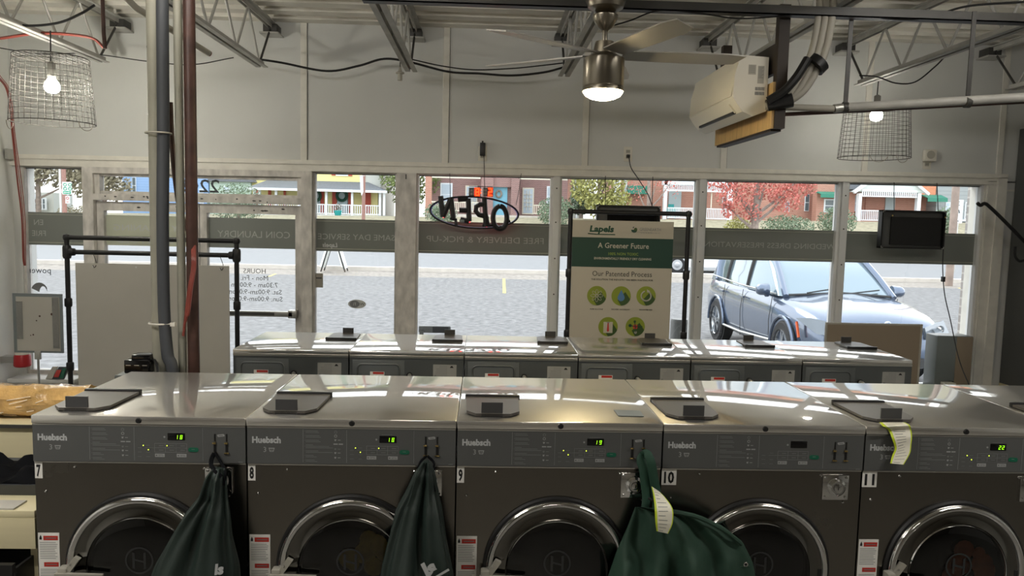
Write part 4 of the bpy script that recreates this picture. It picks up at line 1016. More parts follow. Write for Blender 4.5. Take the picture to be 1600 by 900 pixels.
# ------------------------------------------------------------------ neon sign (seen from behind)
NYY = 6.32
neon = thing('neon_sign', 'oval neon OPEN sign hanging in the window, seen from behind', 'neon sign', tuple(at(740, 358, NYY)))
def P_(x, y, Y=NYY): return at(660+x*.15, 280+y*.15, Y)
c = P_(541, 347)
def ell(Y, k=1.0): return [c+Vector((.362*k*math.cos(a*PI/24), Y-NYY, .128*k*math.sin(a*PI/24)-.012*math.cos(a*PI/24))) for a in range(48)]
b = B().m('black_iron').tube(ell(NYY), .007, 8, closed=True); b.build('oval_back', neon)
b = B().m('neon_blue').tube(ell(NYY+.018, .985), .006, 8, closed=True); b.build('oval_tube', neon)
def strokes(name, lines, r=.021):
    b = B().m('black_iron')
    for L in lines:
        pts = [P_(*p) for p in L]
        if len(pts) > 3: b.tube(cat_curve(pts, 3) if name == 'letter_o' else pts, r, 8)
        else: b.tube(pts, r, 8)
    o = b.build(name, neon)
    b = B().m('neon_red')
    for L in lines:
        pts = [P_(p[0]+8, p[1]+9, NYY+.03) for p in L]; b.tube(cat_curve(pts, 3) if name == 'letter_o' else pts, .006, 6)
    b.build('neon_tube', o)
strokes('letter_n', [[(190, 175), (212, 395)], [(298, 195), (322, 408)], [(212, 392), (298, 200)]], .022)
strokes('letter_e', [[(478, 200), (487, 440)], [(370, 212), (478, 202)], [(385, 322), (470, 325)], [(395, 418), (487, 440)]], .022)
strokes('letter_p', [[(645, 190), (662, 490)], [(645, 265), (600, 262), (560, 285), (555, 330), (590, 370), (650, 385)]], .021)
Oc = [(808+72*math.sin(a*PI/12), 400-118*math.cos(a*PI/12)) for a in range(25)]
strokes('letter_o', [Oc], .021)
for L in ([(345, 410), (355, 495)], [(625, 480), (750, 480)], [(290, 408), (360, 425)], [(895, 440), (915, 435)], [(665, 350), (690, 480)]): b = B().m('black_iron').tube([P_(*p) for p in L], .012, 8); b.build('mounting_bar', neon)
b = B().m('grey_bin').box(P_(395, 0).x, NYY-.03, P_(0, 440).z, P_(445, 0).x, NYY-.005, P_(0, 410).z); b.build('transformer', neon)
b = B().m('cord').tube(cat_curve([P_(290, 195), P_(288, 60), P_(285, -60)], 4), .0025, 5); b.build('hanging_wire', neon)
b = B().m('cord').tube(cat_curve([P_(975, 270), P_(1005, 120), P_(1030, -60)], 4), .0025, 5); b.build('hanging_wire', neon)
b = B().m('cord').tube(cat_curve([P_(665, 190), P_(640, 330), P_(672, 370), P_(690, 400), P_(680, 420)], 5), .003, 5); b.build('cord', neon)
t = thing('red_digits', 'small red and grey digits, partly glowing, above the neon sign', 'digits', tuple(at(760, 308, 6.34)))  # red and grey digits built as solid segments on a rail
for ch, px, m_ in (('8', 733, 'decal_grey'), ('8', 742, 'led_red'), ('3', 755, 'decal_grey'), ('2', 762, 'led_red')):
    c = at(px, 306.5, 6.34); b = B().m(m_).seg7(ch, c.x, c.z, 6.34, .068, .038, t=.2, sl=0)
    if m_ == 'led_red': b.m('orange_lens_and_halo').box(c.x-.006, 6.345, c.z-.004, c.x+.044, 6.355, c.z+.072, .004)  # orange block behind each red digit stands in for its halo
    else: b.m('board_white').box(c.x-.004, 6.345, c.z-.002, c.x+.042, 6.35, c.z+.07)
    b.build('digit', t, smooth=False)
c = at(751, 299, 6.34); b = B().m('led_red').lathe([(.006, 0), (.006, .003)], (c.x, 6.34, c.z+.012), 'y', 10); b.lathe([(.006, 0), (.006, .003)], (c.x, 6.34, c.z-.012), 'y', 10); b.build('colon', t)
b = B().m('black').tube([at(733, 291, 6.347), at(770, 292, 6.347)], .003, 6); b.build('mounting_rail', t)

# ------------------------------------------------------------------ hanging display boxes
def display_box(pxa, pya, pxb, pyb, Y, label, wires):
    a = at(pxa, pya, Y); d = at(pxb, pyb, Y); x0, x1, z0, z1 = a.x, d.x, d.z, (a.z+at(pxb, pya, Y).z)/2
    t = thing('hanging_display', label, 'display', ((x0+x1)/2, Y, z0))
    b = B().m('black'); k = .012
    for q in ((x0, z1-k, x1, z1), (x0, z0, x1, z0+k), (x0, z0, x0+k, z1), (x1-k, z0, x1, z1)): b.box(q[0], Y, q[1], q[2], Y+.06, q[3])
    b.build('frame', t, smooth=False)
    b = B().m('charcoal').hexa([(x0+k, Y+.004, z0+k), (x1-k, Y+.004, z0+k), (x1-k, Y+.004, z1-k), (x0+k, Y+.004, z1-k)], [(x0+.09, Y+.045, z0+.045), (x1-.01, Y+.045, z0+.045), (x1-.01, Y+.045, z1-.06), (x0+.09, Y+.045, z1-.06)]) if False else B().m('charcoal').box(x0+k, Y+.035, z0+k, x1-k, Y+.05, z1-k)
    b.build('back_panel', t)
    b = B().m('black_gloss').box(x0+.09, Y+.020, z0+.03, x1-.02, Y+.035, z1-.055); b.build('screen_back', t)
    b = B().m('silver')
    for x, z, sx_, sz in ((x0, z0, 1, 1), (x1, z0, -1, 1), (x0, z1, 1, -1), (x1, z1, -1, -1)): b.box(x+sx_*.004, Y-.002, z+sz*.004, x+sx_*.022, Y, z+sz*.009); b.box(x+sx_*.004, Y-.002, z+sz*.004, x+sx_*.009, Y, z+sz*.022)
    b.build('corner_clip', t, smooth=False)
    b = B().m('brass').lathe([(.007, 0), (.007, .004)], (x0+.085, Y-.003, z1-.045), 'y', 12); b.lathe([(.007, 0), (.007, .004)], (x1-.008, Y-.003, z1-.05), 'y', 12); b.build('knob', t)
    for (px0, py0, px1) in wires:
        b = B().m('cord').tube([at(px0, py0, Y+.03), (at(px1, pya, Y+.03).x, Y+.03, z1-.005)], .003, 6); b.build('hanging_chain', t)
    return t
d1 = display_box(1379, 329, 1475, 390, 6.2, 'black back of a hanging display in the last window pane', [(1397, 285, 1397), (1464, 286, 1466)])
d2 = display_box(933, 321, 1030, 383, 6.2, 'black back of a hanging display partly hidden behind the poster', [(946, 275, 946), (1020, 276, 1019)])
cable([at(1474, 390, 6.2), at(1473, 420, 6.2), at(1476, 460, 6.15), at(1485, 500, 6.1), at(1498, 560, 6.0), at(1515, 604, 5.9)], .004, 'long thin black cord dropping from the right hanging display to the sill')
b = B().m('black').box(at(1472, 430, 6.2).x-.008, 6.17, at(1472, 440, 6.2).z, at(1472, 430, 6.2).x+.012, 6.2, at(1472, 432, 6.2).z); tag(b.build('inline_switch'), 'tiny black inline switch on the cord below the right display', 'switch')

# ------------------------------------------------------------------ poster rack
def corner(b, p, r=.026): b.lathe([(.0005, -r), (r*.8, -r*.7), (r, 0), (r*.8, r*.7), (.0005, r)], p, 'z', 14, caps=False)
def rack(name, label, x0, x1, y, ztop, zmid=None, lean=0.0):
    t = thing(name, label, 'pipe stand', ((x0+x1)/2, y, 0))
    for x in (x0, x1):
        b = B().m('black_iron').tube([(x, y, .02), (x, y, ztop)], .0165, 14)
        for z in (ztop, ztop-.45, ztop-.9): b.lathe([(.022, -.03), (.025, -.02), (.025, .02), (.022, .03)], (x, y, z if z == ztop else z), 'z', 14) if z != ztop else corner(b, (x, y, z))
        b.build('post', t)
        b = B().m('black_iron').tube([(x, y-.28, .02), (x, y+.28, .02)], .0165, 12); b.build('foot', t)
    b = B().m('black_iron').tube([(x0, y, ztop), (x1, y, ztop)], .0165, 14); b.build('top_rail', t)
    if zmid:
        b = B().m('black_iron').tube([(x0, y, zmid), (x1, y, zmid)], .0165, 14)
        for x in (x0, x1): b.lathe([(.024, -.045), (.028, -.03), (.028, .03), (.024, .045)], (x, y, zmid), 'z', 14)
        for x, s in ((x0, 1), (x1, -1)): b.lathe([(.028, 0), (.026, .03*s), (.020, .035*s)], (x+.02*s, y, zmid), 'x', 14)
        b.build('middle_rail', t)
    return t
rack('pipe_stand', 'black iron pipe stand holding the blank white board at the left', -2.872, -1.717, 5.4, 1.672, 1.572)
rack('pipe_stand', 'black iron pipe stand holding the printed poster in the middle', .625, 1.492, 5.6, 1.935)
t = thing('blank_board', 'large blank white board hung on the left pipe stand', 'board', (-2.3, 5.37, .45))
a = at(118, 408, 5.37); d = at(358, 406, 5.37)
b = B().m('board_white').box(a.x, 5.365, .45, d.x, 5.372, 1.50)
for x in (a.x+.12, a.x+.41, d.x-.06): b.m('decal_white').lathe([(.006, 0), (.006, .001)], (x, 5.3645, 1.49-.012), 'y', 10)
b.build('panel', t, smooth=False)
for x in (a.x+.12, d.x-.06):
    b = B().m('cord').tube(cat_curve([(x, 5.362, 1.486), (x+.012, 5.36, 1.47), (x+.02, 5.37, 1.50), (x-.01, 5.385, 1.572)], 4), .0022, 5); b.build('tie', t)
ps = thing('poster', 'printed dry cleaning poster board with a green band and round icons', 'poster', (1.02, 5.57, .6))
a = at(895, 343, 5.57); d = at(1053, 345, 5.57); X0, X1, ZT = a.x, d.x, 1.875
PW = X1-X0; k_ = 5.57*1.0/1200
def Z(py): return at(974, py, 5.57).z
b = B().m('poster_white').box(X0, 5.567, .55, X1, 5.572, ZT); b.m('poster_green').box(X0, 5.5662, Z(418), X1, 5.567, Z(372)); b.build('panel', ps, smooth=False)
YP = 5.5655
def pt(px, py): return (at(px, py, YP).x, YP, at(px, py, YP).z)
b = B().m('ink_green'); b.text('Lapels', pt(940, 362), .042, (1, 0, .0), bold=.045, width=.175, shear=.15)
q0 = pt(925, 364); b.box(q0[0]+.03, YP-.0003, q0[2]-.012, q0[0]+.17, YP, q0[2]-.005); b.tube([(q0[0]-.03, YP-.0002, q0[2]-.004), (q0[0]+.03, YP-.0002, q0[2]-.008)], .004, 6)
b.m('decal_grey'); b.text('GREENEARTH', pt(1016, 361), .022, width=.155); b.text('C L E A N I N G', pt(1016, 365), .008, width=.14); b.box(pt(999, 0)[0], YP-.0002, Z(362.5), pt(1033, 0)[0], YP, Z(362.1))
c = pt(991, 359); b.m('ink_green').prism([(c[0]+.022*math.cos(a_), c[2]+.022*math.sin(a_)) for a_ in [PI+i*PI/10 for i in range(11)]], YP-.0002, YP); b.m('icon_dark').prism([(c[0]+.010+.012*math.cos(i*PI/8), c[2]+.003+.012*math.sin(i*PI/8)) for i in range(16)], YP-.0003, YP-.0001)
b.m('decal_dark').prism([(c[0]-.012, c[2]+.012), (c[0]-.004, c[2]+.010), (c[0]-.001, c[2]+.024), (c[0]-.010, c[2]+.020)], YP-.0003, YP)
b.m('poster_white').text('A Greener Future', pt(974, 388), .038, bold=.01, width=at(1015, 0, YP).x-at(933, 0, YP).x)
b.m('lime_ink').text('100% NON TOXIC', pt(974, 399), .020, width=at(998, 0, YP).x-at(950, 0, YP).x)
b.m('poster_white').text('ENVIRONMENTALLY FRIENDLY DRY CLEANING', pt(973, 406), .016, bold=.02, width=at(1019, 0, YP).x-at(927, 0, YP).x)
b.m('ink').text('Our Patented Process', pt(972, 432), .038, width=at(1020, 0, YP).x-at(924, 0, YP).x)
b.text('THE SOLUTION THE INDUSTRY HAS BEEN WAITING FOR', pt(972, 438.5), .012, bold=.02, width=at(1022, 0, YP).x-at(922, 0, YP).x)
b.text('PURE SILICONE', pt(932, 484), .009, bold=.02, width=.095); b.text('DELIVERY ACCESSORY', pt(970, 484.5), .009, bold=.02, width=.14); b.text('ENHANCED SIZE', pt(1009, 485), .009, bold=.02, width=.095)
b.build('lettering', ps, smooth=False)
def circ(c, r, n=36, a0=0, a1=2*PI): return [(c[0]+r*math.cos(a0+(a1-a0)*i/n), c[2]+r*math.sin(a0+(a1-a0)*i/n)) for i in range(n)]
RI = .0715
for kind, px, py in (('atom', 932.5, 462), ('drop', 970.5, 462.5), ('ring', 1009.5, 462.5), ('shirt', 950, 510.5), ('pin', 992.5, 510.5)):
    c = pt(px, py); b = B().m('icon_green').prism(circ(c, RI), YP-.0004, YP)
    b.m('icon_dark').prism([(c[0]+.03, c[2]+.03), (c[0]+RI*.93, c[2]-RI*.3)] + [(c[0]+RI*math.cos(-.35-i*.2), c[2]+RI*math.sin(-.35-i*.2)) for i in range(7)] + [(c[0]-.025, c[2]-.03)], YP-.0007, YP-.0003)
    y2 = YP-.0010
    if kind == 'atom':
        b.m('poster_white')
        for k in range(8):
            a_ = k*PI/4; u = Vector((math.cos(a_), 0, math.sin(a_))); v = Vector((-math.sin(a_), 0, math.cos(a_))); C0 = Vector((c[0], y2, c[2]))
            b.tube([C0+u*(.028+.018*math.cos(q*PI/5))+v*.009*math.sin(q*PI/5) for q in range(10)], .0017, 4, closed=True)
        b.tube([(c[0]+.008*math.cos(q*PI/6), y2, c[2]+.008*math.sin(q*PI/6)) for q in range(12)], .0018, 4, closed=True)
    if kind == 'drop':
        b.m('icon_blue').prism([(c[0], c[2]+.045)] + [(c[0]+.026*math.cos(a_), c[2]-.012+.026*math.sin(a_)) for a_ in [.5-i*(PI+1.0)/14 for i in range(15)]], y2-.0002, y2)
    if kind == 'ring':
        b.m('board_white').tube([(c[0]+.036*math.cos(a_), y2, c[2]+.036*math.sin(a_)) for a_ in [PI*.35-i*PI*1.75/20 for i in range(21)]], .006, 5); b.prism([(c[0]+.004, c[2]+.050), (c[0]+.028, c[2]+.036), (c[0]+.006, c[2]+.024)], y2-.0002, y2)
    if kind == 'shirt':
        b.m('poster_white').box(c[0]-.034, y2, c[2]-.046, c[0]+.034, y2+.0003, c[2]+.036); b.m('icon_red').prism([(c[0]-.004, c[2]+.028), (c[0]+.004, c[2]+.028), (c[0]+.009, c[2]-.03), (c[0], c[2]-.038), (c[0]-.009, c[2]-.03)], y2-.0003, y2); b.m('decal_grey').prism([(c[0]-.014, c[2]+.034), (c[0], c[2]+.024), (c[0]+.014, c[2]+.034)], y2-.0002, y2)
    if kind == 'pin':
        b.m('icon_red').prism(circ(c, .018, 20), y2-.0004, y2)
        for (dx, dz, m_, r) in ((-.038, .008, 'ink_green', .012), (.004, -.042, 'grey_label', .010), (.045, .0, 'icon_dark', .009), (-.005, .038, 'icon_dark', .010)):
            b.m('ink_green').tube([(c[0], y2, c[2]), (c[0]+dx, y2, c[2]+dz)], .003, 4); b.m(m_).prism(circ((c[0]+dx, 0, c[2]+dz), r, 14), y2-.0006, y2-.0002)
    b.build('round_icon', ps, smooth=False)

# ------------------------------------------------------------------ small sign holder, canister, books
t = thing('sign_holder', 'white board with foil taped down its sides on a thin metal floor stand', 'sign', (-3.03, 5.3, 0))
a = at(20, 459, 5.3); d = at(98, 551, 5.3)
b = B().m('grey_bin').box(a.x-.004, 5.30, d.z-.004, d.x+.004, 5.312, a.z+.004); b.build('frame', t)
b = B().m('board_white').box(a.x+.02, 5.296, d.z+.01, d.x-.012, 5.30, a.z-.018); fp = b.build('panel', t)
b = B().m('foil').box(a.x+.022, 5.292, d.z+.09, a.x+.062, 5.297, a.z-.05); b.build('foil_strip', fp); b = B().m('foil').box(d.x-.058, 5.292, d.z+.03, d.x-.016, 5.297, a.z-.02); b.build('foil_strip', fp)
b = B().m('rust_pipe')
for px, py, r in ((62, 494, .007), (81, 491, .009), (57, 501, .005), (52, 523, .006), (48, 524, .004)): c = at(px, py, 5.295); b.lathe([(r, 0), (r*.6, .001)], (c.x, 5.2948, c.z), 'y', 8)
b.build('rust_spot', fp)
b = B().m('silver').tube([(-3.035, 5.305, .02), (-3.035, 5.305, d.z)], .008, 10); b.box(-3.055, 5.295, d.z-.05, -3.015, 5.315, d.z+.01, .003); b.build('pole', t)
b = B().m('silver').lathe([(.15, 0), (.15, .012), (.02, .02)], (-3.035, 5.305, 0), 'z', 28); b.build('base', t)
c = at(35, 562, 6.2)
b = B().m('red_paint').lathe([(.055, 0), (.063, .01), (.060, .085), (.052, .10)], (c.x, 6.2, c.z-.055), 'z', 24); b.m('white_plastic').lathe([(.054, .10), (.054, .125), (.04, .13)], (c.x, 6.2, c.z-.055), 'z', 24); b.m('silver').box(-3.82, 6.16, c.z-.02, c.x-.04, 6.24, c.z+.03)
tag(b.build('canister'), 'small red canister with a white lid low on the left wall', 'canister')
def book(px0, px1, py, mt, lab, y=6.25, tilt=.35):
    a = at(px0, py, y); d = at(px1, py, y); b = B().m(mt); h = .09
    b.hexa([(a.x, y-.05, ZS+.002), (d.x, y-.05, ZS+.002), (d.x, y-.03, ZS+.002), (a.x, y-.03, ZS+.002)], [(a.x+.02, y+.02, ZS+h), (d.x+.01, y+.02, ZS+h), (d.x+.01, y+.035, ZS+h), (a.x+.02, y+.035, ZS+h)])
    return b, a, d, h, y
b, a, d, h, y = book(76, 86, 580, 'board_white', ''); tag(b.build('booklet'), 'white booklet leaning at the left sill behind the sign holder', 'booklet')
b, a, d, h, y = book(86, 104, 580, 'decal_dark', ''); b.m('icon_red').hexa([(a.x+.012, y-.046, ZS+.018), (a.x+.05, y-.046, ZS+.018), (a.x+.05, y-.045, ZS+.018), (a.x+.012, y-.045, ZS+.018)], [(a.x+.02, y-.010, ZS+.07), (a.x+.055, y-.010, ZS+.07), (a.x+.055, y-.009, ZS+.07), (a.x+.02, y-.009, ZS+.07)]); b.m('green_button').hexa([(a.x+.055, y-.046, ZS+.01), (d.x-.005, y-.046, ZS+.01), (d.x-.005, y-.045, ZS+.01), (a.x+.055, y-.045, ZS+.01)], [(a.x+.06, y-.0, ZS+.08), (d.x, y-.0, ZS+.08), (d.x, y+.001, ZS+.08), (a.x+.06, y+.001, ZS+.08)])
tag(b.build('booklet', smooth=False), 'colourful booklet with a red and green cover on the left sill', 'booklet')

# ------------------------------------------------------------------ right side: beige board, bin, cube, tall cabinet with hook
t = thing('leaning_board', 'beige board with a pale edge standing behind the right end of the back-row washers', 'board', (2.83, 5.42, 0))
a = at(1291, 504, 5.4); d = at(1442, 506, 5.4)
b = B().m('board_beige').box(a.x+.01, 5.40, 0, d.x-.012, 5.412, a.z-.012); b.build('panel', t)
b = B().m('sticker_grey').box(a.x, 5.398, a.z-.012, d.x, 5.416, a.z); b.box(a.x, 5.398, 0, a.x+.01, 5.416, a.z-.012); b.box(d.x-.014, 5.398, 0, d.x, 5.416, a.z-.012); b.build('edge_trim', t)
a = at(1462, 524, 6.25); d = at(1512, 598, 6.25)
t = thing('grey_box', 'grey cabinet box standing on the sill under the right hanging display', 'box', ((a.x+d.x)/2, 6.27, ZS))
b = B().m('grey_bin').box(a.x, 6.22, ZS, d.x, 6.39, a.z, .006); b.build('body', t)
b = B().m('board_beige').box(a.x+.165, 6.214, ZS+.01, d.x-.004, 6.221, a.z-.005, .002); b.build('side_panel', t)
b = B().m('black').box(a.x+.12, 6.212, ZS+.06, a.x+.16, 6.222, ZS+.1, .003); b.build('latch', t)
c = at(1483, 597, 6.16); 
b = B().m('white_plastic').box(c.x-.05, 6.13, ZS, c.x+.045, 6.20, ZS+.10, .005); b.m('board_white').lathe([(.03, -.006), (.03, .0)], (c.x-.008, 6.13, ZS+.055), 'y', 20); b.m('black').box(c.x+.02, 6.128, ZS+.005, c.x+.04, 6.131, ZS+.03)
tag(b.build('white_device'), 'small white cube device with a round dial on the sill before the grey box', 'device')
t = thing('tall_cabinet', 'tall charcoal steel cabinet on a cream plinth against the right edge', 'cabinet', (4.9, 6.2, 0))
b = B().m('charcoal').box(4.47, 6.02, .56, 5.28, 6.385, 2.72, .006); b.build('body', t)
b = B().m('gasket').box(4.50, 6.005, .58, 5.26, 6.02, 2.70, .004); b.build('door', t)
b = B().m('cream_laminate').box(4.47, 6.03, 0, 5.28, 6.385, .56); b.build('plinth', t)
t = thing('wall_hook', 'bent black iron hook rod reaching out from the tall cabinet across the last pane', 'hook', tuple(at(1585, 405, 6.1)))
b = B().m('black_iron').tube(cat_curve([at(1527, 317, 6.1), at(1532, 321, 6.1), at(1538, 318, 6.1), at(1546, 323, 6.1), at(1570, 346, 6.1), at(1600, 377, 6.1), at(1615, 392, 6.1)], 5), .014, 10); b.build('rod', t)
b = B().m('black_iron').tube(cat_curve([at(1586, 385, 6.1), at(1586, 400, 6.1), at(1593, 408, 6.1), at(1603, 404, 6.1), at(1605, 385, 6.1)], 5), .011, 8); b.build('hook', t)

# ------------------------------------------------------------------ left end: folding counter, wrapped roll, tub, crate
t = thing('folding_counter', 'cream laminate counter with a raised back ledge at the left of washer 7', 'counter', (-2.2, 2.8, 0))
b = B().m('cream_laminate').box(-3.1, 2.52, .845, -1.47, 3.06, .87, .003); b.box(-3.1, 2.52, .74, -1.47, 2.545, .845); b.build('worktop', t)
b = B().m('cream_laminate').box(-3.1, 2.93, .87, -1.47, 2.96, 1.035); b.m('cream_laminate').box(-3.1, 2.92, 1.035, -1.47, 3.16, 1.05, .002); b.build('back_ledge', t)
b = B().m('dark_steel').box(-3.1, 2.915, 1.036, -1.47, 2.92, 1.049); b.build('edge_strip', t)
b = B().m('cream_laminate').box(-3.1, 2.56, 0, -3.06, 3.12, .845); b.box(-1.51, 2.56, 0, -1.47, 3.12, .845); b.build('side_panel', t)
b = B().m('board_white').box(-1.75, 2.525, .8705, -1.54, 2.60, .876); tag(b.build('paper_pad', smooth=False), 'flat white paper pad at the front edge of the cream counter', 'paper')
t = thing('wrapped_roll', 'large roll wrapped in shiny amber plastic film on the ledge left of washer 7', 'roll', (-2.2, 3.05, 1.05))
random.seed(8); rings = []
for i in range(46):
    x = -3.0+(1.46)*i/45; ring = []
    for k in range(20):
        a_ = 2*PI*k/20; r = .062+.004*math.sin(7*a_+i*.9)+.004*random.random(); ring.append((x, 3.045+r*1.2*math.cos(a_), 1.052+.062+r*math.sin(a_)*.95))
    rings.append(ring)
b = B().m('amber_wrap').loft(rings); b.build('roll', t, angle=40)
mat('wrap_film', (245, 235, 215), .08, spec=.8)
b = B().m('wrap_film')
for k in range(34):
    x = random.uniform(-2.3, -1.53); a_ = random.uniform(PI*.9, PI*1.6); r = .067; L = random.uniform(.02, .09); s_ = random.uniform(-.7, .7)
    p = lambda u, q: (x+u, 3.045+r*1.22*math.cos(a_+q), 1.114+r*.98*math.sin(a_+q) if True else 0)
    pts = [p(0, 0), p(L*.5, s_*.25), p(L, s_*.5)]; b.tube([(q[0], q[1], max(q[2], 1.056)) for q in pts], .0016, 4)
b.build('crinkle', t)
t = thing('grey_tray', 'dark grey shallow tray on the cream counter beside washer 7', 'tray', (-1.75, 2.7, .87))
b = B().m('conduit').hexa([(-2.15, 2.66, .871), (-1.52, 2.66, .871), (-1.52, 2.90, .871), (-2.15, 2.90, .871)], [(-2.17, 2.64, .915), (-1.50, 2.64, .915), (-1.50, 2.905, .925), (-2.17, 2.905, .925)]); b.build('tray_body', t)
random.seed(4); g = []
for j in range(13):
    r_ = []
    for i in range(29):
        x = -2.05+.53*i/28; y = 2.645+.20*j/12; z = .912+.09*(y-2.64)+.022*math.sin(i*.5+j*.6)*math.sin(j*.5+.6)+.02*math.sin(i*.9-j*.4)+.012
        r_.append((x, y, max(z, .914+.092*(y-2.64))))
    g.append(r_)
b = B().m('cloth_black'); A_ = grid(b, g); g2 = [[(p[0], p[1], .9165+.045*(p[1]-2.64)) for p in r_] for r_ in g]; Z_ = grid(b, g2)
for i in range(28): b._f([A_[0][i], A_[0][i+1], Z_[0][i+1], Z_[0][i]]); b._f([A_[-1][i], A_[-1][i+1], Z_[-1][i+1], Z_[-1][i]])
for j in range(12): b._f([A_[j][0], A_[j+1][0], Z_[j+1][0], Z_[j][0]]); b._f([A_[j][-1], A_[j+1][-1], Z_[j+1][-1], Z_[j][-1]])
tag(b.build('folded_cloth', angle=80), 'crumpled black cloth lying in the dark tray beside washer 7', 'cloth')
t = thing('laundry_basket', 'black plastic lattice basket under the cream counter', 'basket', (-1.85, 2.62, .0))
b = B().m('black')
x0, x1, y0, y1, z0, z1 = -2.2, -1.50, 2.45, 2.52, .30, .72
b.box(x0, y0-.01, z1-.04, x1, y0+.01, z1); b.box(x0, y0-.004, z0, x1, y0+.004, z0+.03)
for k in range(22): x = x0+(x1-x0)*k/21; b.box(x-.006, y0-.006, z0, x+.006, y0+.006, z1-.03)
for k in range(9): z = z0+(z1-z0-.03)*k/9; b.box(x0, y0-.005, z, x1, y0+.005, z+.012)
b.build('front_lattice', t, smooth=False)
b = B().m('black').box(x0, 2.465, z0, x1, 3.0, z0+.015); b.box(x0, 2.99, z0, x1, 3.0, z1-.02); b.box(x0, 2.46, z0, x0+.01, 3.0, z1-.02); b.box(x1-.01, 2.46, z0, x1, 3.0, z1-.02); b.build('shell', t, smooth=False)
b = B().m('dark_steel').box(x0+.02, 2.5, .0, x1-.02, 2.98, z0); b.build('stand', t)
# ------------------------------------------------------------------ outdoors: ground
def gz(x, y):
    zh_ = 1.95 + .012*x
    if y < 26: return -.17
    if y < 28.2: return -.17+(y-26)/2.2*.10
    if y < 43: return -.12
    if y < 58: return -.02+(y-43)/15*(zh_+.02)
    return zh_
def ground(name, ys, m_, dz=0.0, x0=-70, x1=80):
    b = B().m(m_); xs = [x0+(x1-x0)*i/20 for i in range(21)]
    V = [[b.bm.verts.new((x, y, gz(x, y)+dz)) for x in xs] for y in ys]
    for j in range(len(ys)-1):
        for i in range(20): b._f([V[j][i], V[j][i+1], V[j+1][i+1], V[j+1][i]])
    return b.build(name, kind='structure', smooth=False)
ground('parking_lot', [6.6, 15, 26], 'asphalt')
ground('road_verge', [26, 28.2], 'leafy_verge')
ground('street', [28.2, 43], 'road_asphalt')
ground('lawn', [43, 45, 48, 52, 55, 58, 75, 130], 'grass')
b = B().m('concrete')
for i in range(20):
    x0, x1 = -70+7.5*i, -70+7.5*(i+1); b.box(x0, 27.9, -.16, x1, 28.25, .02); b.box(x0, 42.9, -.14, x1, 43.2, .04)
    b.hexa([(x0, 44.2, gz(x0, 44.2)), (x1, 44.2, gz(x1, 44.2)), (x1, 46, gz(x1, 46)), (x0, 46, gz(x0, 46))], [(x0, 44.2, gz(x0, 44.2)+.03), (x1, 44.2, gz(x1, 44.2)+.03), (x1, 46, gz(x1, 46)+.03), (x0, 46, gz(x0, 46)+.03)])
b.build('curb', kind='structure', smooth=False)
b = B().m('paint_white')
for y in (28.8, 32.3, 42.3): b.box(-70, y, -.118, 80, y+.14, -.116)
b.m('paint_yellow')
for y in (35.4, 35.75): b.box(-70, y, -.118, 80, y+.12, -.116)
def strip(p, q, w_):
    p = atz(*p, -.166); q = atz(*q, -.166); d = (q-p).normalized(); n = Vector((-d.y, d.x, 0))*w_/2
    b.quad(p-n, p+n, q+n, q-n)
for p, q in (((497, 431), (530, 421)), ((788, 458), (787, 428)), ((700, 419), (698, 430)), ((1360, 418), (1385, 428)), ((1455, 440), (1520, 455)), ((420, 432), (440, 424))): strip(p, q, .09)
b.build('road_marking', kind='structure', smooth=False)

# ------------------------------------------------------------------ trees and bushes
def leaves(b, c, rx, ry, rz, n, s, rnd):
    c = Vector(c)
    for _ in range(n):
        v = Vector((rnd.gauss(0, 1), rnd.gauss(0, 1), rnd.gauss(0, 1))).normalized()*rnd.random()**.4
        p = c+Vector((v.x*rx, v.y*ry, v.z*rz)); a = Vector((rnd.gauss(0, 1), rnd.gauss(0, 1), rnd.gauss(0, 1))).normalized(); q = a.orthogonal().normalized(); r = a.cross(q); k = s*rnd.uniform(.6, 1.3)
        b.quad(p-q*k, p-r*k*.6, p+q*k, p+r*k*.6)
def tree(name, label, x, y, h, blobs, lm, trunk_r=.18, seed=1, size=.13, cat_='tree', den=1.0, group=None):
    rnd = random.Random(seed); z = gz(x, y); t = thing(name, label, cat_, (x, y, z), group)
    b = B().m(lm)
    for dx, dy, dz, r, rz in blobs: leaves(b, (x+dx, y+dy, z+dz), r, r, rz, int(520*den*r*r if r*r > .5 else 260*den), size, rnd)
    b.build('foliage', t, smooth=False)
    b = B().m('bark')
    b.tube([(x, y, z-.1), (x+.05, y, z+h*.35), (x-.05, y, z+h*.7)], trunk_r, 8, rs=[trunk_r, trunk_r*.8, trunk_r*.4])
    for dx, dy, dz, r, rz in blobs[:7]: b.tube([(x, y, z+max(.15, dz*.5)), (x+dx*.5, y+dy*.5, z+dz*.75), (x+dx, y+dy, z+dz+rz*.3)], .05, 6, rs=[trunk_r*.45, trunk_r*.3, trunk_r*.12])
    b.build('trunk', t)
    return t
def X(px, Y): return at(px, 330, Y).x
tree('leafy_tree', 'grey-green leafy tree filling the far left window pane', X(60, 52), 52, 8, [(-1.5, 0, 4, 2.4, 2), (1.2, 0, 4.2, 2.2, 2), (0, .5, 6, 2.2, 1.6), (3, 0, 3, 1.6, 1.4), (-3.2, 0, 2.6, 1.5, 1.3), (2.4, 0, 5.2, 1.6, 1.3)], 'leaf_pale', seed=1)
tree('leafy_tree', 'pale tree to the left of the blue house', X(163, 54), 54, 7, [(-.5, 0, 3.4, 1.7, 1.6), (1.0, 0, 4.4, 1.4, 1.4), (-1, 0, 5, 1.3, 1.2), (.8, 0, 2.2, 1.1, 1.0)], 'leaf_pale', seed=2)
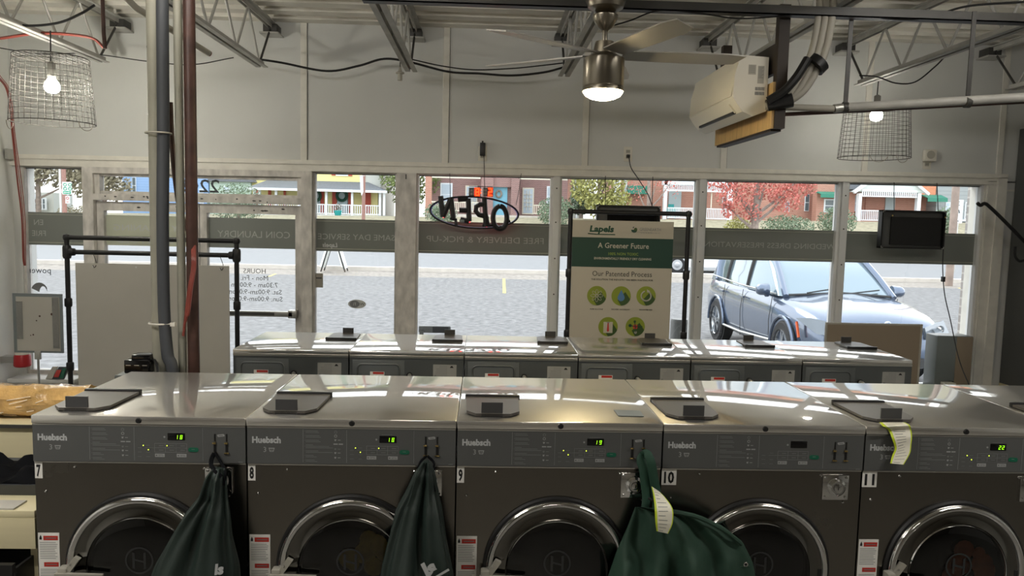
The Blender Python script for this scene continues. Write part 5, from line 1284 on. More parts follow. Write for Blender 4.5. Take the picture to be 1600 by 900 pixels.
tree('green_tree', 'bright green tree standing right of the yellow house', X(622, 62), 62, 8, [(0, 0, 3.4, 1.6, 1.8), (1.2, 0, 4.8, 1.5, 1.4), (-1.0, 0, 5.4, 1.4, 1.3), (.8, 0, 1.6, 1.3, 1.2), (2.2, 0, 3.0, 1.2, 1.4)], 'leaf_green', seed=3)
tree('green_tree', 'yellow-green tree between the purple brick house and the red brick house', X(935, 56), 56, 8, [(-.8, 0, 2.6, 1.4, 1.6), (1.0, 0, 3.6, 1.4, 1.5), (-.4, 0, 4.8, 1.4, 1.3), (1.3, 0, 1.6, 1.1, 1.0), (.2, 0, 1.2, 1.2, 1.0)], 'leaf_yellow', seed=4)
tree('green_tree', 'dark evergreen at the left edge of the yellow-green tree', X(908, 59), 59, 8, [(0, 0, 2.6, 1.0, 2.0), (-.1, 0, 4.8, .9, 1.6), (0, 0, 1.2, 1.0, 1.0)], 'leaf_dark', seed=5)
tree('maple_tree', 'red-leaved maple in front of the brick houses at the right', X(1180, 46), 46, 8, [(-1.2, 0, 3.3, 1.3, 1.0), (.6, 0, 3.9, 1.4, 1.0), (1.8, 0, 3.0, 1.1, .9), (-.3, 0, 2.2, .8, .6), (2.6, 0, 4.0, 1.2, .9), (-2.2, 0, 4.2, 1.1, .8), (-1.6, 0, 2.3, .5, .5)], 'leaf_red', trunk_r=.26, seed=6, size=.095, den=.7)
tree('bare_tree', 'bare pale-branched tree before the green awning', X(1012, 50), 50, 7, [(-.8, 0, 3.0, .9, .8), (.6, 0, 3.6, .8, .8), (1.4, 0, 3.2, .8, .9)], 'leaf_red', trunk_r=.16, seed=7, size=.06, den=.25)
def bush(name, label, px, Y, r, h, m_, seed, wide=1.0):
    x = X(px, Y); z = gz(x, Y); b = B().m(m_); rnd = random.Random(seed)
    leaves(b, (x, Y, z+h*.5), r*wide, r, h*.55, int(900*max(r, .8)*h), .075, rnd); b.m('bark').tube([(x, Y, z), (x, Y, z+h*.5)], .05, 6)
    for k in range(5): a_ = k*2*PI/5; b.tube([(x, Y, z+.1), (x+r*.5*math.cos(a_), Y+r*.5*math.sin(a_), z+h*.6)], .025, 5)
    tag(b.build(name, smooth=False), label, 'bush')
bush('round_bush', 'large round clipped bush before the right porch of the purple brick house', 868, 54, 1.35, 2.0, 'bush_green', 11)
bush('round_bush', 'round green bush left of the steps of the purple brick house, behind the neon sign', 688, 54, 1.2, 1.5, 'bush_green', 12)
bush('round_bush', 'low dark green bush at the foot of the red brick side wall', 1232, 50, 1.5, 1.5, 'bush_green', 13, 1.2)
bush('round_bush', 'pale green bush under the window with the green awning', 1308, 52, 1.35, 1.8, 'bush_green', 14)
bush('round_bush', 'yellow-green shrub beside the trunk of the red maple', 1155, 47, .95, 1.7, 'leaf_yellow', 15)
bush('round_bush', 'shrub between the gabled porch and the grey building', 1478, 50, .8, 2.2, 'bush_green', 16)
bush('round_bush', 'grassy tuft of leaves under the parking sign at far left', 118, 50, 1.2, 1.3, 'leaf_pale', 17)
bush('hedge', 'long green hedge before the pale green house', 372, 53, 1.1, 2.6, 'bush_green', 18, 1.8)

# ------------------------------------------------------------------ houses
YH = 60.0
def HP(px, py, Y=YH): p = at(px, py, Y); return p.x, p.z
def rbox(b, m_, px0, py0, px1, py1, Y0, Y1, Yref=None):
    x0, z0 = HP((px0), (py0+py1)/2, Yref or Y0)[0], 0; x1 = HP(px1, (py0+py1)/2, Yref or Y0)[0]
    pm = (px0+px1)/2; z0 = HP(pm, py1, Yref or Y0)[1]; z1 = HP(pm, py0, Yref or Y0)[1]
    b.m(m_).box(x0, Y0, z0, x1, Y1, z1); return x0, x1, z0, z1
def win(par, px0, py0, px1, py1, Y, name='window', fr='white_paint', pane='pane_light', sash=True):
    b = B(); x0, x1, z0, z1 = rbox(b, fr, px0, py0, px1, py1, Y-.08, Y+.02, Y); f = b.build(name, par, smooth=False)
    g = min(.10, (x1-x0)*.12); b = B().m(pane)
    zm = (z0+z1)/2
    if sash: b.box(x0+g, Y-.1, z0+g, x1-g, Y-.07, zm-.03); b.box(x0+g, Y-.1, zm+.03, x1-g, Y-.07, z1-g)
    else: b.box(x0+g, Y-.1, z0+g, x1-g, Y-.07, z1-g)
    b.build('pane', f, smooth=False); return f
def railing(par, px0, px1, py0, py1, Y, n, m_='white_paint'):
    b = B(); x0, x1, z0, z1 = rbox(b, m_, px0, py0, px1, py0+1.6, Y-.04, Y+.04); zb = HP((px0+px1)/2, py1, Y)[1]; b.box(x0, Y-.04, zb, x1, Y+.04, zb+.08)
    for k in range(n): x = x0+(x1-x0)*(k+.5)/n; b.box(x-.028, Y-.025, zb, x+.028, Y+.025, z0+.05)
    return b.build('railing', par, smooth=False)
def prt(par, name, m_, px0, py0, px1, py1, Y0, Y1):
    b = B(); r = rbox(b, m_, px0, py0, px1, py1, Y0, Y1); b.build(name, par, smooth=False); return r
def deep(par, name, m_, px0, py0, px1, Y0, Y1, z0=None):
    """wall standing on the ground up to a pixel height"""
    b = B(); x0 = HP(px0, 330, Y0)[0]; x1 = HP(px1, 330, Y0)[0]; z1 = HP((px0+px1)/2, py0, Y0)[1]
    b.m(m_).box(x0, Y0, 1.0 if z0 is None else z0, x1, Y1, z1); b.build(name, par, smooth=False); return x0, x1, z1

h = thing('blue_house', 'light blue clapboard house seen through the transom over the door', 'house', (-24, 62, 1.7))
deep(h, 'wall', 'blue_siding', 192, 215, 326, 62, 70); win(h, 207, 277, 213, 303, 62, pane='pane_dark'); win(h, 235, 283, 242, 305, 62, pane='pane_light'); win(h, 312, 295, 318, 330, 62)
b = B().m('roof_shingle'); x0 = HP(186, 200, 62)[0]; x1 = HP(332, 200, 62)[0]; z = HP(250, 216, 62)[1]; b.prism([(x0-.4, z), (x1+.4, z), ((x0+x1)/2, z+3)], 61.6, 70.4); b.build('roof', h, smooth=False)
h = thing('green_house', 'pale green house with a grey roof between the blue and yellow houses', 'house', (-20, 66, 1.7))
deep(h, 'wall', 'green_siding', 328, 282, 392, 62.1, 69); b = B().m('roof_shingle'); x0 = HP(322, 0, 62.1)[0]; x1 = HP(398, 0, 62.1)[0]; z = HP(360, 284, 62.1)[1]; b.prism([(x0, z), (x1, z), (x1-1, z+1.8), (x0+1, z+1.8)], 61.8, 69); b.build('roof', h, smooth=False); win(h, 350, 290, 360, 300, 62.1)

h = thing('yellow_house', 'yellow house with a white railed porch, red shutters and grey porch roof', 'house', (-12, 60, 1.9))
deep(h, 'wall', 'house_yellow', 392, 225, 570, 62.5, 72)
deep(h, 'side_wing', 'house_grey', 570, 225, 595, 62.6, 72)
win(h, 525, 245, 544, 275, 62.5, pane='pane_dark'); prt(h, 'shutter', 'shutter_red', 518, 245, 524, 274, 62.4, 62.5); prt(h, 'shutter', 'shutter_red', 544.5, 245, 550, 275, 62.4, 62.5)
prt(h, 'porch_back_wall', 'house_yellow', 398, 296, 590, 336, 62.2, 62.5)
for p0, p1 in ((400, 404), (419, 423), (443, 446), (501, 506), (519, 526), (544, 550), (566, 579)): prt(h, 'shutter', 'shutter_red', p0, 297, p1, 333, 62.05, 62.2)
for p0, p1 in ((490, 500), (527, 543)):
    prt(h, 'front_door', 'door_grey', p0, 297, p1, 334, 62.0, 62.2)
c = HP(534, 306, 61.9); b = B().m('ink_green').tube([(c[0]+.38*math.cos(a_*PI/8), 61.9, c[1]+.38*math.sin(a_*PI/8)) for a_ in range(16)], .13, 6, closed=True); b.build('wreath', h)
c = HP(494, 306, 61.9); b = B().m('ink_green').tube([(c[0]+.33*math.cos(a_*PI/8), 61.9, c[1]+.38*math.sin(a_*PI/8)) for a_ in range(16)], .13, 6, closed=True); b.build('wreath', h)
xa = HP(393, 0, 60)[0]; xb = HP(603, 0, 60)[0]; ze = HP(500, 296, 60)[1]; zt = HP(500, 283, 62.5)[1]
b = B().m('roof_shingle').hexa([(xa-.3, 59.6, ze), (xb+.2, 59.6, ze), (xb+.2, 63, ze), (xa-.3, 63, ze)], [(xa+.5, 62.4, zt), (xb-1.6, 62.4, zt), (xb-1.6, 63, zt), (xa+.5, 63, zt)]); b.build('porch_roof', h, smooth=False)
b = B().m('white_paint').box(xa-.35, 59.55, ze-.16, xb+.25, 59.75, ze+.02); b.build('fascia', h, smooth=False)
for px in (397, 405, 431, 466, 509.5, 550, 593.5, 600): prt(h, 'column', 'white_paint', px-1.6, 297, px+1.6, 336.5, 60, 60.25)
railing(h, 395, 594, 318.5, 334, 60.1, 58)
prt(h, 'porch_floor', 'white_paint', 393, 335, 602, 338.5, 59.9, 62.3)
t = thing('planter', 'teal flower pot with a dried plant in front of the yellow house', 'planter', HP(528, 337, 58.5)[:1]+(58.5, gz(-10, 58.5)))
c = HP(528, 337.5, 58.5); b = B().m('teal_pot').lathe([(.2, 0), (.24, .1), (.30, .40), (.27, .42)], (c[0], 58.5, c[1]), 'z', 20); b.build('pot', t)
b = B().m('leafy_verge'); leaves(b, (c[0], 58.5, c[1]+.65), .35, .3, .3, 160, .05, random.Random(4)); b.build('dry_plant', t, smooth=False)

h = thing('purple_brick_house', 'purplish brick house with a pale blue arched door, behind the neon sign', 'house', (1, 60, 1.9))
deep(h, 'front_wall', 'brick_purple', 673, 225, 893, 62.5, 72)
for p0, p1 in ((664, 674), (751, 770), (798, 811), (887, 893)): deep(h, 'brick_pier', 'brick_purple' if p0 in (751, 798) else 'brick_red', p0, 230, p1, 60.3, 60.8)
b = B(); rbox(b, 'brick_purple', 751, 230, 811, 292, 60.5, 62.5); 
b.build('entrance_bay', h, smooth=False)
prt(h, 'entrance_wall', 'brick_purple', 751, 290, 811, 338, 61.0, 61.3)
for p0, p1 in ((674, 751), (811, 887)): prt(h, 'porch_beam', 'door_pale', p0, 272 if p0 < 700 else 274, p1, 278.5 if p0 < 700 else 281, 60.3, 60.6)
c0 = HP(770, 337, 60.9); c1 = HP(793, 292, 60.9); xm = (c0[0]+c1[0])/2; rr = (c1[0]-c0[0])/2
b = B().m('door_blue').prism([(c0[0], c0[1]), (c1[0], c0[1]), (c1[0], c1[1])]+[(xm+rr*math.cos(i*PI/12), c1[1]+rr*1.3*math.sin(i*PI/12)) for i in range(1, 12)]+[(c0[0], c1[1])], 60.9, 61.0); b.build('arched_door', h, smooth=False)
b = B().m('pane_dark').prism([(xm+rr*.8*math.cos(i*PI/12), c1[1]+rr*1.0*math.sin(i*PI/12)) for i in range(13)], 60.86, 60.9); b.m('door_blue')
for k in range(1, 5): a_ = k*PI/5; b.tube([(xm, 60.85, c1[1]), (xm+rr*.9*math.cos(a_), 60.85, c1[1]+rr*1.1*math.sin(a_))], .03, 4)
b.m('white_paint').box(c0[0]-.02, 60.84, c1[1]-.04, c1[0]+.02, 60.9, c1[1]+.05); b.build('fanlight', h, smooth=False)
c = HP(779.5, 303, 60.8); b = B().m('leafy_verge').tube([(c[0]+.2*math.cos(a_*PI/8), 60.82, c[1]+.25*math.sin(a_*PI/8)) for a_ in range(16)], .09, 6, closed=True); b.build('wreath', h)
for a_ in ((816, 293.5, 834, 335), (727, 290, 746, 333)): 
    f = win(h, *a_, 62.5, name='front_door', fr='door_pale', pane='pane_light', sash=False)
    x0, z1 = HP(a_[0]+3, a_[1]+4, 62.35); x1, z0 = HP(a_[2]-3, a_[3]-6, 62.35); b = B().m('door_pale')
    for k in range(1, 3): b.box(x0+(x1-x0)*k/3-.02, 62.33, z0, x0+(x1-x0)*k/3+.02, 62.39, z1)
    for k in range(1, 5): b.box(x0, 62.33, z0+(z1-z0)*k/5-.02, x1, 62.39, z0+(z1-z0)*k/5+.02)
    b.build('glazing_bar', f, smooth=False)
win(h, 688, 286, 707, 322, 62.5); win(h, 854, 291, 868, 322, 62.5)
for p0, p1, n in ((674, 750, 26), (834, 887, 18)): railing(h, p0, p1, 315 if p0 < 700 else 320.5, 330 if p0 < 700 else 335, 60.3, n, 'door_pale')
prt(h, 'porch_floor', 'concrete', 666, 336, 893, 341, 60.0, 62.5)
b = B().m('concrete')
for k in range(5): x0, z0 = HP(764, 341, 60); x1 = HP(800, 341, 60)[0]; b.box(x0, 59.9-.3*k, gz(1, 58)-.2, x1, 60.2-.3*k, z0-.14*k)
b.build('steps', h, smooth=False)
h2 = thing('pale_building', 'pale rendered building corner just right of the purple brick house', 'building', tuple([HP(897, 330, 58)[0], 58, 1.9]))
deep(h2, 'wall', 'house_grey', 894, 230, 906, 62.6, 68); prt(h2, 'downpipe', 'white_paint', 901, 240, 903, 341, 62.4, 62.6)

h = thing('red_brick_house', 'red brick house with a white balustraded porch and green awning', 'house', (18, 60, 2.0))
deep(h, 'front_wall', 'brick_red', 972, 225, 1330, 63, 74)
prt(h, 'porch_back_wall', 'brick_red', 1043, 298, 1150, 347, 62.7, 63)
prt(h, 'awning', 'awning', 982, 290, 1013, 303, 62.0, 63); prt(h, 'corner_board', 'white_paint', 964, 230, 970, 347, 61.5, 63); prt(h, 'corner_board', 'pale_siding', 976, 230, 980, 347, 62.6, 63)
for p0, p1 in ((1037.5, 1042.5), (1137, 1145)): prt(h, 'porch_column', 'white_paint', p0, 272, p1, 346, 60, 60.4)
prt(h, 'porch_fascia', 'white_paint', 1037, 262, 1145, 290, 60.0, 60.5); b = B(); 
x0, z0 = HP(1043, 296, 59.95); x1, z1 = HP(1137, 290.5, 59.95); b.m('white_paint')
b.box(x0, 59.9, z0-.12, x1, 60.05, z0); b.box(x0, 59.9, z1, x1, 60.05, z1+.12)
for k in range(34): x = x0+(x1-x0)*(k+.5)/34; b.box(x-.035, 59.92, z0, x+.035, 60.02, z1+.1)
b.m('shutter_red').box(x0, 60.06, z0, x1, 60.1, z1); b.build('spindle_frieze', h, smooth=False)
railing(h, 1043, 1138, 325, 342, 60.1, 36); prt(h, 'porch_floor', 'brick_red', 1037, 343.5, 1145, 352, 60.0, 63)
prt(h, 'front_door', 'door_grey', 1045, 299, 1064, 340, 62.4, 62.7); win(h, 1128, 308, 1138, 326, 62.7, pane='pane_dark')
prt(h, 'porch_post', 'door_pale', 1111, 297, 1112.5, 325, 60.2, 60.3)
win(h, 1257, 303, 1264, 330, 63, pane='pane_dark'); win(h, 1226, 315, 1233, 331, 63, pane='pane_dark'); prt(h, 'downpipe', 'shutter_red', 1271, 285, 1274, 352, 62.7, 62.9)
t = thing('teal_chair', 'teal garden chair on the porch of the red brick house', 'chair', (HP(1050, 341, 61.4)[0], 61.4, HP(1050, 342, 61.4)[1]))
for p in ((1043, 325, 1056, 333, 61.3, 61.6, 'seat'), (1044, 319, 1053, 333, 61.6, 61.68, 'backrest')): prt(t, p[6], 'teal_pot', *p[:6])
for px in (1044, 1055): prt(t, 'leg', 'teal_pot', px-1, 332, px+.5, 342, 61.32, 61.4)

h = thing('orange_brick_house', 'orange brick house section with green awnings, behind the right window post', 'house', (27, 58, 2.2))
deep(h, 'front_wall', 'brick_red', 1275, 288, 1335, 61, 61.8); deep(h, 'upper_wall', 'brick_orange', 1275, 235, 1338, 61.05, 61.9, z0=HP(1300, 292, 61)[1])
deep(h, 'upper_wall', 'brick_orange', 1405, 235, 1460, 61.05, 70, z0=HP(1430, 304, 61)[1]); deep(h, 'front_wall', 'brick_red', 1338, 300, 1460, 62.4, 71)
def awn(par, px0, py0, px1, py1, Y):
    x0, z1 = HP(px0, py0, Y); x1, z0 = HP(px1, py1, Y); b = B().m('awning').hexa([(x0, Y-.9, z0+.25), (x1, Y-.9, z0+.25), (x1, Y, z1-.1), (x0, Y, z1-.1)], [(x0, Y-.9, z0+.3), (x1, Y-.9, z0+.3), (x1, Y, z1), (x0, Y, z1)])
    b.box(x0, Y-.92, z0, x1, Y-.9, z0+.3); b.build('awning', par, smooth=False)
awn(h, 1275, 299, 1316, 310, 61); awn(h, 1440, 304, 1470, 316, 60.8); win(h, 1287, 311, 1303, 332, 61, pane='pane_dark')
prt(h, 'porch_back_wall', 'brick_red', 1352, 305, 1440, 346, 62.3, 62.4)
for p0, p1 in ((1341, 1346), (1433, 1438.5)): prt(h, 'porch_column', 'white_paint', p0, 302, p1, 346, 59.5, 59.9)
x0, z0 = HP(1340, 299, 59.4); x1, _ = HP(1445, 300, 59.4); xm = (x0+x1)/2; zt = HP(1392, 272, 59.4)[1]
b = B().m('pale_siding').prism([(x0, z0), (x1, z0), (xm, zt+.6)], 59.5, 62.5); b.build('gable', h, smooth=False)
b = B().m('white_paint').bar((x0-.3, 59.4, z0-.1), (xm, 59.4, zt+.75), .3, .2); b.bar((x1+.3, 59.4, z0-.1), (xm, 59.4, zt+.75), .3, .2); b.build('bargeboard', h, smooth=False)
x0, z0 = HP(1346, 305.5, 59.5); x1, z1 = HP(1433, 301, 59.5); b = B().m('white_paint').box(x0, 59.45, z0-.08, x1, 59.6, z0); b.box(x0, 59.45, z1, x1, 59.6, z1+.15)
for k in range(28): x = x0+(x1-x0)*(k+.5)/28; b.box(x-.04, 59.48, z0, x+.04, 59.56, z1+.05)
b.build('spindle_frieze', h, smooth=False)
railing(h, 1346, 1433, 329, 345.5, 59.6, 30); prt(h, 'porch_floor', 'brick_red', 1322, 346, 1440, 356, 59.4, 62.4)
prt(h, 'front_door', 'door_grey', 1383, 308, 1398, 346, 62.2, 62.3); win(h, 1333, 305, 1340, 330, 61.9)
b = B(); rbox(b, 'roof_shingle', 1326, 287, 1350, 296, 60.5, 62); b.build('side_roof', h, smooth=False)

h = thing('grey_building', 'grey painted building at the far right with a white double window', 'building', (37, 57, 2.3))
deep(h, 'wall', 'grey_siding', 1462, 235, 1560, 61, 70); f = win(h, 1507, 316, 1519, 343, 61, pane='pane_dark'); f = win(h, 1477, 316, 1484, 330, 61); prt(h, 'window_sill', 'white_paint', 1504, 343, 1521, 346, 60.8, 61)

h = thing('white_porch_house', 'white porch corner and lattice window at the far left', 'house', (-34, 57, 1.6))
for p0, p1 in ((32, 41), (49, 54)): prt(h, 'porch_column', 'white_paint', p0, 296 if p0 < 40 else 303, p1, 333, 57, 57.3)
win(h, 54, 309, 73, 328, 57.2, pane='pane_dark'); x0, z1 = HP(56, 310, 57.05); x1, z0 = HP(71, 327, 57.05); b = B().m('white_paint')
for k in (1, 2): b.box(x0+(x1-x0)*k/3-.03, 57.03, z0, x0+(x1-x0)*k/3+.03, 57.12, z1)
b.build('lattice', h, smooth=False); prt(h, 'wall', 'house_grey', 20, 300, 84, 345, 57.4, 60)

# ------------------------------------------------------------------ poles, street signs
def pole(name, label, px, Y, r, m_, top=9.0, cat_='pole'):
    x = X(px, Y); z = gz(x, Y); b = B().m(m_).tube([(x, Y, z-.2), (x, Y, z+top*.5), (x, Y, z+top)], r, 12, rs=[r, r*.95, r*.85]); return tag(b.build(name), label, cat_)
pole('utility_pole', 'reddish wooden utility pole behind the green street sign', 101, 46, .13, 'red_pole', 9)
pole('utility_pole', 'slim red-brown pole in front of the yellow house', 568, 44, .10, 'red_pole', 9)
pole('utility_pole', 'stout wooden utility pole by the road at the right', 1491, 26.8, .13, 'wood_pole', 8)
x = X(95, 28); t = thing('street_sign', 'white and green parking sign with arrows on a thin post at far left', 'sign', (x, 28, -.07))
b = B().m('silver').tube([(x, 28, -.1), (x, 28, 4.2)], .035, 8); b.build('post', t)
a = at(97, 284, 27.9); d = at(112, 304, 27.9); b = B().m('sign_white').box(a.x, 27.9, d.z, d.x, 27.92, a.z); b.m('sign_green').box(a.x+.03, 27.89, d.z+.02, d.x-.03, 27.9, d.z+.12)
for i in range(2):
    for j in range(2): c = Vector((a.x+.10+i*.17, 27.89, a.z-.10-j*.14)); b.tube([(c.x+.055*math.cos(q*PI/6), 27.89, c.z+.05*math.sin(q*PI/6)) for q in range(12)], .012, 4, closed=True)
b.m('sign_white').box(a.x+.07, 27.885, d.z+.06, d.x-.07, 27.89, d.z+.08); b.prism([(a.x+.05, d.z+.07), (a.x+.09, d.z+.10), (a.x+.09, d.z+.04)], 27.885, 27.89); b.prism([(d.x-.05, d.z+.07), (d.x-.09, d.z+.10), (d.x-.09, d.z+.04)], 27.885, 27.89); b.build('sign_panel', t, smooth=False)
a = at(102, 306, 27.9); d = at(109, 318, 27.9); b = B().m('sign_white').box(a.x, 27.9, d.z, d.x, 27.92, a.z); b.m('icon_red').tube([((a.x+d.x)/2+.045*math.cos(q*PI/6), 27.89, a.z-.08+.045*math.sin(q*PI/6)) for q in range(12)], .01, 4, closed=True); b.box(a.x+.03, 27.89, d.z+.04, d.x-.03, 27.9, d.z+.06); b.build('sign_panel', t, smooth=False)
x = X(1499, 34); t = thing('street_sign', 'tall narrow white sign board on a post before the grey building', 'sign', (x, 34, -.1))
a = at(1494, 312, 34); d = at(1503, 349, 34); b = B().m('sign_white').box(a.x-.05, 34, d.z, d.x, 34.05, a.z); b.m('decal_dark')
for k, wd in enumerate((.12, .10, .14)): b.box(a.x+.05, 33.98, a.z-.1-.08*k, a.x+.05+wd, 34, a.z-.07-.08*k)
b.tube([(a.x+.12, 33.98, a.z-.38), (a.x+.12, 33.98, d.z+.30)], .012, 4); b.tube([(a.x+.02, 33.98, a.z-.55), (a.x+.08, 33.98, a.z-.62), (a.x+.06, 33.98, d.z+.25)], .016, 4); b.tube([(a.x+.15, 33.98, a.z-.45), (a.x+.2, 33.98, a.z-.6)], .016, 4); b.box(a.x+.05, 33.98, d.z+.08, a.x+.18, 34, d.z+.12); b.build('sign_panel', t, smooth=False)
b = B().m('silver').tube([(x, 34.05, -.15), (x, 34.05, a.z)], .03, 8); b.build('post', t)
# white pennant on the slim pole
t = thing('pennant', 'white feather banner hanging beside the slim red pole', 'banner', tuple(at(565, 330, 43.5)))
P = [at(562.5, 274, 43.5), at(567, 274, 43.5), at(567.5, 300, 43.5), at(565, 306, 43.5), at(563, 298, 43.5)]
b = B().m('white_paint').prism([(p.x, p.z) for p in P], 43.5, 43.53); b.build('cloth', t, smooth=False); b = B().m('silver').tube([at(560, 275, 43.5), at(570, 275, 43.5)], .02, 6); b.build('bracket', t)
# A-frame sign on the verge
c = at(522, 421, 27.2); t = thing('a_frame_sign', 'white folding A-frame sign standing on the leafy roadside verge', 'sign', (c.x, 27.2, -.1))
for s in (-1, 1):
    b = B().m('black_iron')
    for dx in (-.28, .28) if False else (0,):
        b.bar((c.x+s*.42, 27.0, -.12), (c.x+s*.10, 27.0, .95), .04, .04); b.bar((c.x+s*.42, 27.55, -.12), (c.x+s*.10, 27.55, .95), .04, .04)
    b.m('sign_white').hexa([(c.x+s*.40-.02, 27.03, .0), (c.x+s*.40+.02, 27.03, .0), (c.x+s*.40+.02, 27.52, .0), (c.x+s*.40-.02, 27.52, .0)], [(c.x+s*.12-.02, 27.03, .93), (c.x+s*.12+.02, 27.03, .93), (c.x+s*.12+.02, 27.52, .93), (c.x+s*.12-.02, 27.52, .93)]); b.build('sign_face', t, smooth=False)
    b = B().m('sign_white').hexa([(c.x+s*.38-.09, 27.0, .05), (c.x+s*.38+.0, 27.0, .05), (c.x+s*.38, 27.02, .05), (c.x+s*.38-.09, 27.02, .05)], [(c.x+s*.14-.07, 27.0, .9), (c.x+s*.14+.03, 27.0, .9), (c.x+s*.14+.03, 27.02, .9), (c.x+s*.14-.07, 27.02, .9)]); b.build('side_panel', t, smooth=False)
# bench and planter just outside the glass
t = thing('outdoor_bench', 'dark bench end outside the glass behind the second back-row washer', 'bench', tuple(at(680, 525, 7.6)))
a = at(654, 509, 7.6); d = at(704, 521, 7.6); b = B().m('charcoal').box(a.x, 7.6, d.z, d.x, 7.65, a.z, .012); b.m('car_trim').box(a.x+.14, 7.595, d.z+.005, d.x-.02, 7.6, a.z-.006); b.build('backrest', t)
b = B().m('charcoal').box(a.x, 7.2, .22, d.x, 7.62, .26, .01); b.build('seat', t)
for x in (a.x+.03, d.x-.03):
    for y in (7.24, 7.6): b = B().m('charcoal').box(x-.02, y-.02, -.17, x+.02, y+.02, .24 if y < 7.5 else d.z+.02); b.build('leg', t)
a = at(1050, 498, 7.3); d = at(1076, 540, 7.3); b = B().m('charcoal').lathe([(.07, 0), (.08, .02), (.088, a.z+.15), (.08, a.z+.17)], ((a.x+d.x)/2-.01, 7.3, -.17), 'z', 24); tag(b.build('outdoor_bin'), 'dark round bin outside the glass right of the poster', 'bin')

# ------------------------------------------------------------------ parked car
CX, CY, CG, CH = 5.04, 11.74, -.17, .016
car = thing('parked_car', 'dark blue-grey sport utility car parked nose-in outside the right windows', 'car', (CX, CY, CG))
_f = Vector((math.sin(CH), -math.cos(CH), 0)); _r2 = Vector((-math.cos(CH), -math.sin(CH), 0)); KC = .98
def cp_(u, v, z): return Vector((CX, CY, CG)) + _f*u*KC + _r2*v*KC + Vector((0, 0, z*KC))
def ring(u, w_, zb, zm, zbelt, ztop, crown=.03):
    half = [(0, zb), (w_*.80, zb), (w_*.95, zb+.06), (w_*.99, (zb+zm)/2), (w_, zm), (w_*.985, (zm+zbelt)/2), (w_*.93, zbelt), (w_*.80, (zbelt+ztop)/2+.01), (w_*.5, ztop), (w_*.2, ztop+crown), (0, ztop+crown)]
    full = half + [(-a_, z) for a_, z in half[-2:0:-1]]
    return [cp_(u, v, z) for v, z in full]
S = [(2.44, .52, .38, .55, .66, .70, .0), (2.40, .74, .28, .56, .72, .82, .01), (2.28, .84, .24, .58, .80, .91, .02), (2.05, .90, .22, .62, .88, .97, .03), (1.7, .945, .22, .66, .95, 1.02, .04), (1.3, .96, .22, .68, 1.00, 1.06, .05), (1.0, .965, .22, .70, 1.03, 1.10, .05),
     (.6, .965, .22, .70, 1.05, 1.12, .0), (-.2, .965, .22, .70, 1.07, 1.12, .0), (-1.2, .965, .22, .72, 1.09, 1.14, .0), (-1.9, .955, .24, .74, 1.10, 1.15, .0), (-2.25, .92, .28, .74, 1.06, 1.12, .0), (-2.42, .80, .36, .70, .95, 1.0, .0)]
b = B().m('car_paint').loft([ring(*s) for s in S]); body = b.build('body', car, angle=50, sub=1)
def rr(u0, u1, hw, z, r=.18, n=5):
    P = []
    for cu, cv, a0 in ((u0-r, hw-r, 0), (u1+r, hw-r, 90), (u1+r, -hw+r, 180), (u0-r, -hw+r, 270)):
        for k in range(n): a_ = math.radians(a0+k*90/(n-1)); P.append(cp_(cu+r*math.cos(a_), cv+r*math.sin(a_), z))
    return P
b = B().m('car_glass').loft([rr(1.12, -2.28, .875, 1.06), rr(.75, -2.15, .82, 1.32), rr(.28, -2.0, .73, 1.64)]); gh = b.build('window_band', car, angle=60)
b = B().m('car_paint').loft([rr(.32, -2.02, .745, 1.62), rr(.24, -1.98, .72, 1.68), rr(.0, -1.85, .62, 1.735), rr(-.2, -1.6, .4, 1.75)]); b.build('roof', car, angle=60)
b = B().m('car_paint')
for s in (1, -1):
    b.tube([cp_(1.10, s*.80, 1.06), cp_(.74, s*.745, 1.33), cp_(.26, s*.67, 1.65)], .045, 8)
    for u in (-.25, -1.25): b.m('car_trim').tube([cp_(u, s*.87, 1.08), cp_(u, s*.825, 1.32), cp_(u-.03, s*.735, 1.64)], .035, 6); b.m('car_paint')
    b.tube([cp_(-1.75, s*.86, 1.08), cp_(-1.85, s*.80, 1.35), cp_(-1.9, s*.72, 1.64)], .06, 8)
    b.m('silver').tube([cp_(.95, s*.885, 1.085), cp_(-.5, s*.905, 1.10), cp_(-1.9, s*.90, 1.15)], .012, 6); b.m('car_paint')
b.build('pillar', car)
b = B().m('silver')
for s in (1, -1): b.tube([cp_(.1, s*.68, 1.72), cp_(-.8, s*.69, 1.775), cp_(-1.7, s*.66, 1.73)], .016, 6)
b.build('roof_rail', car)
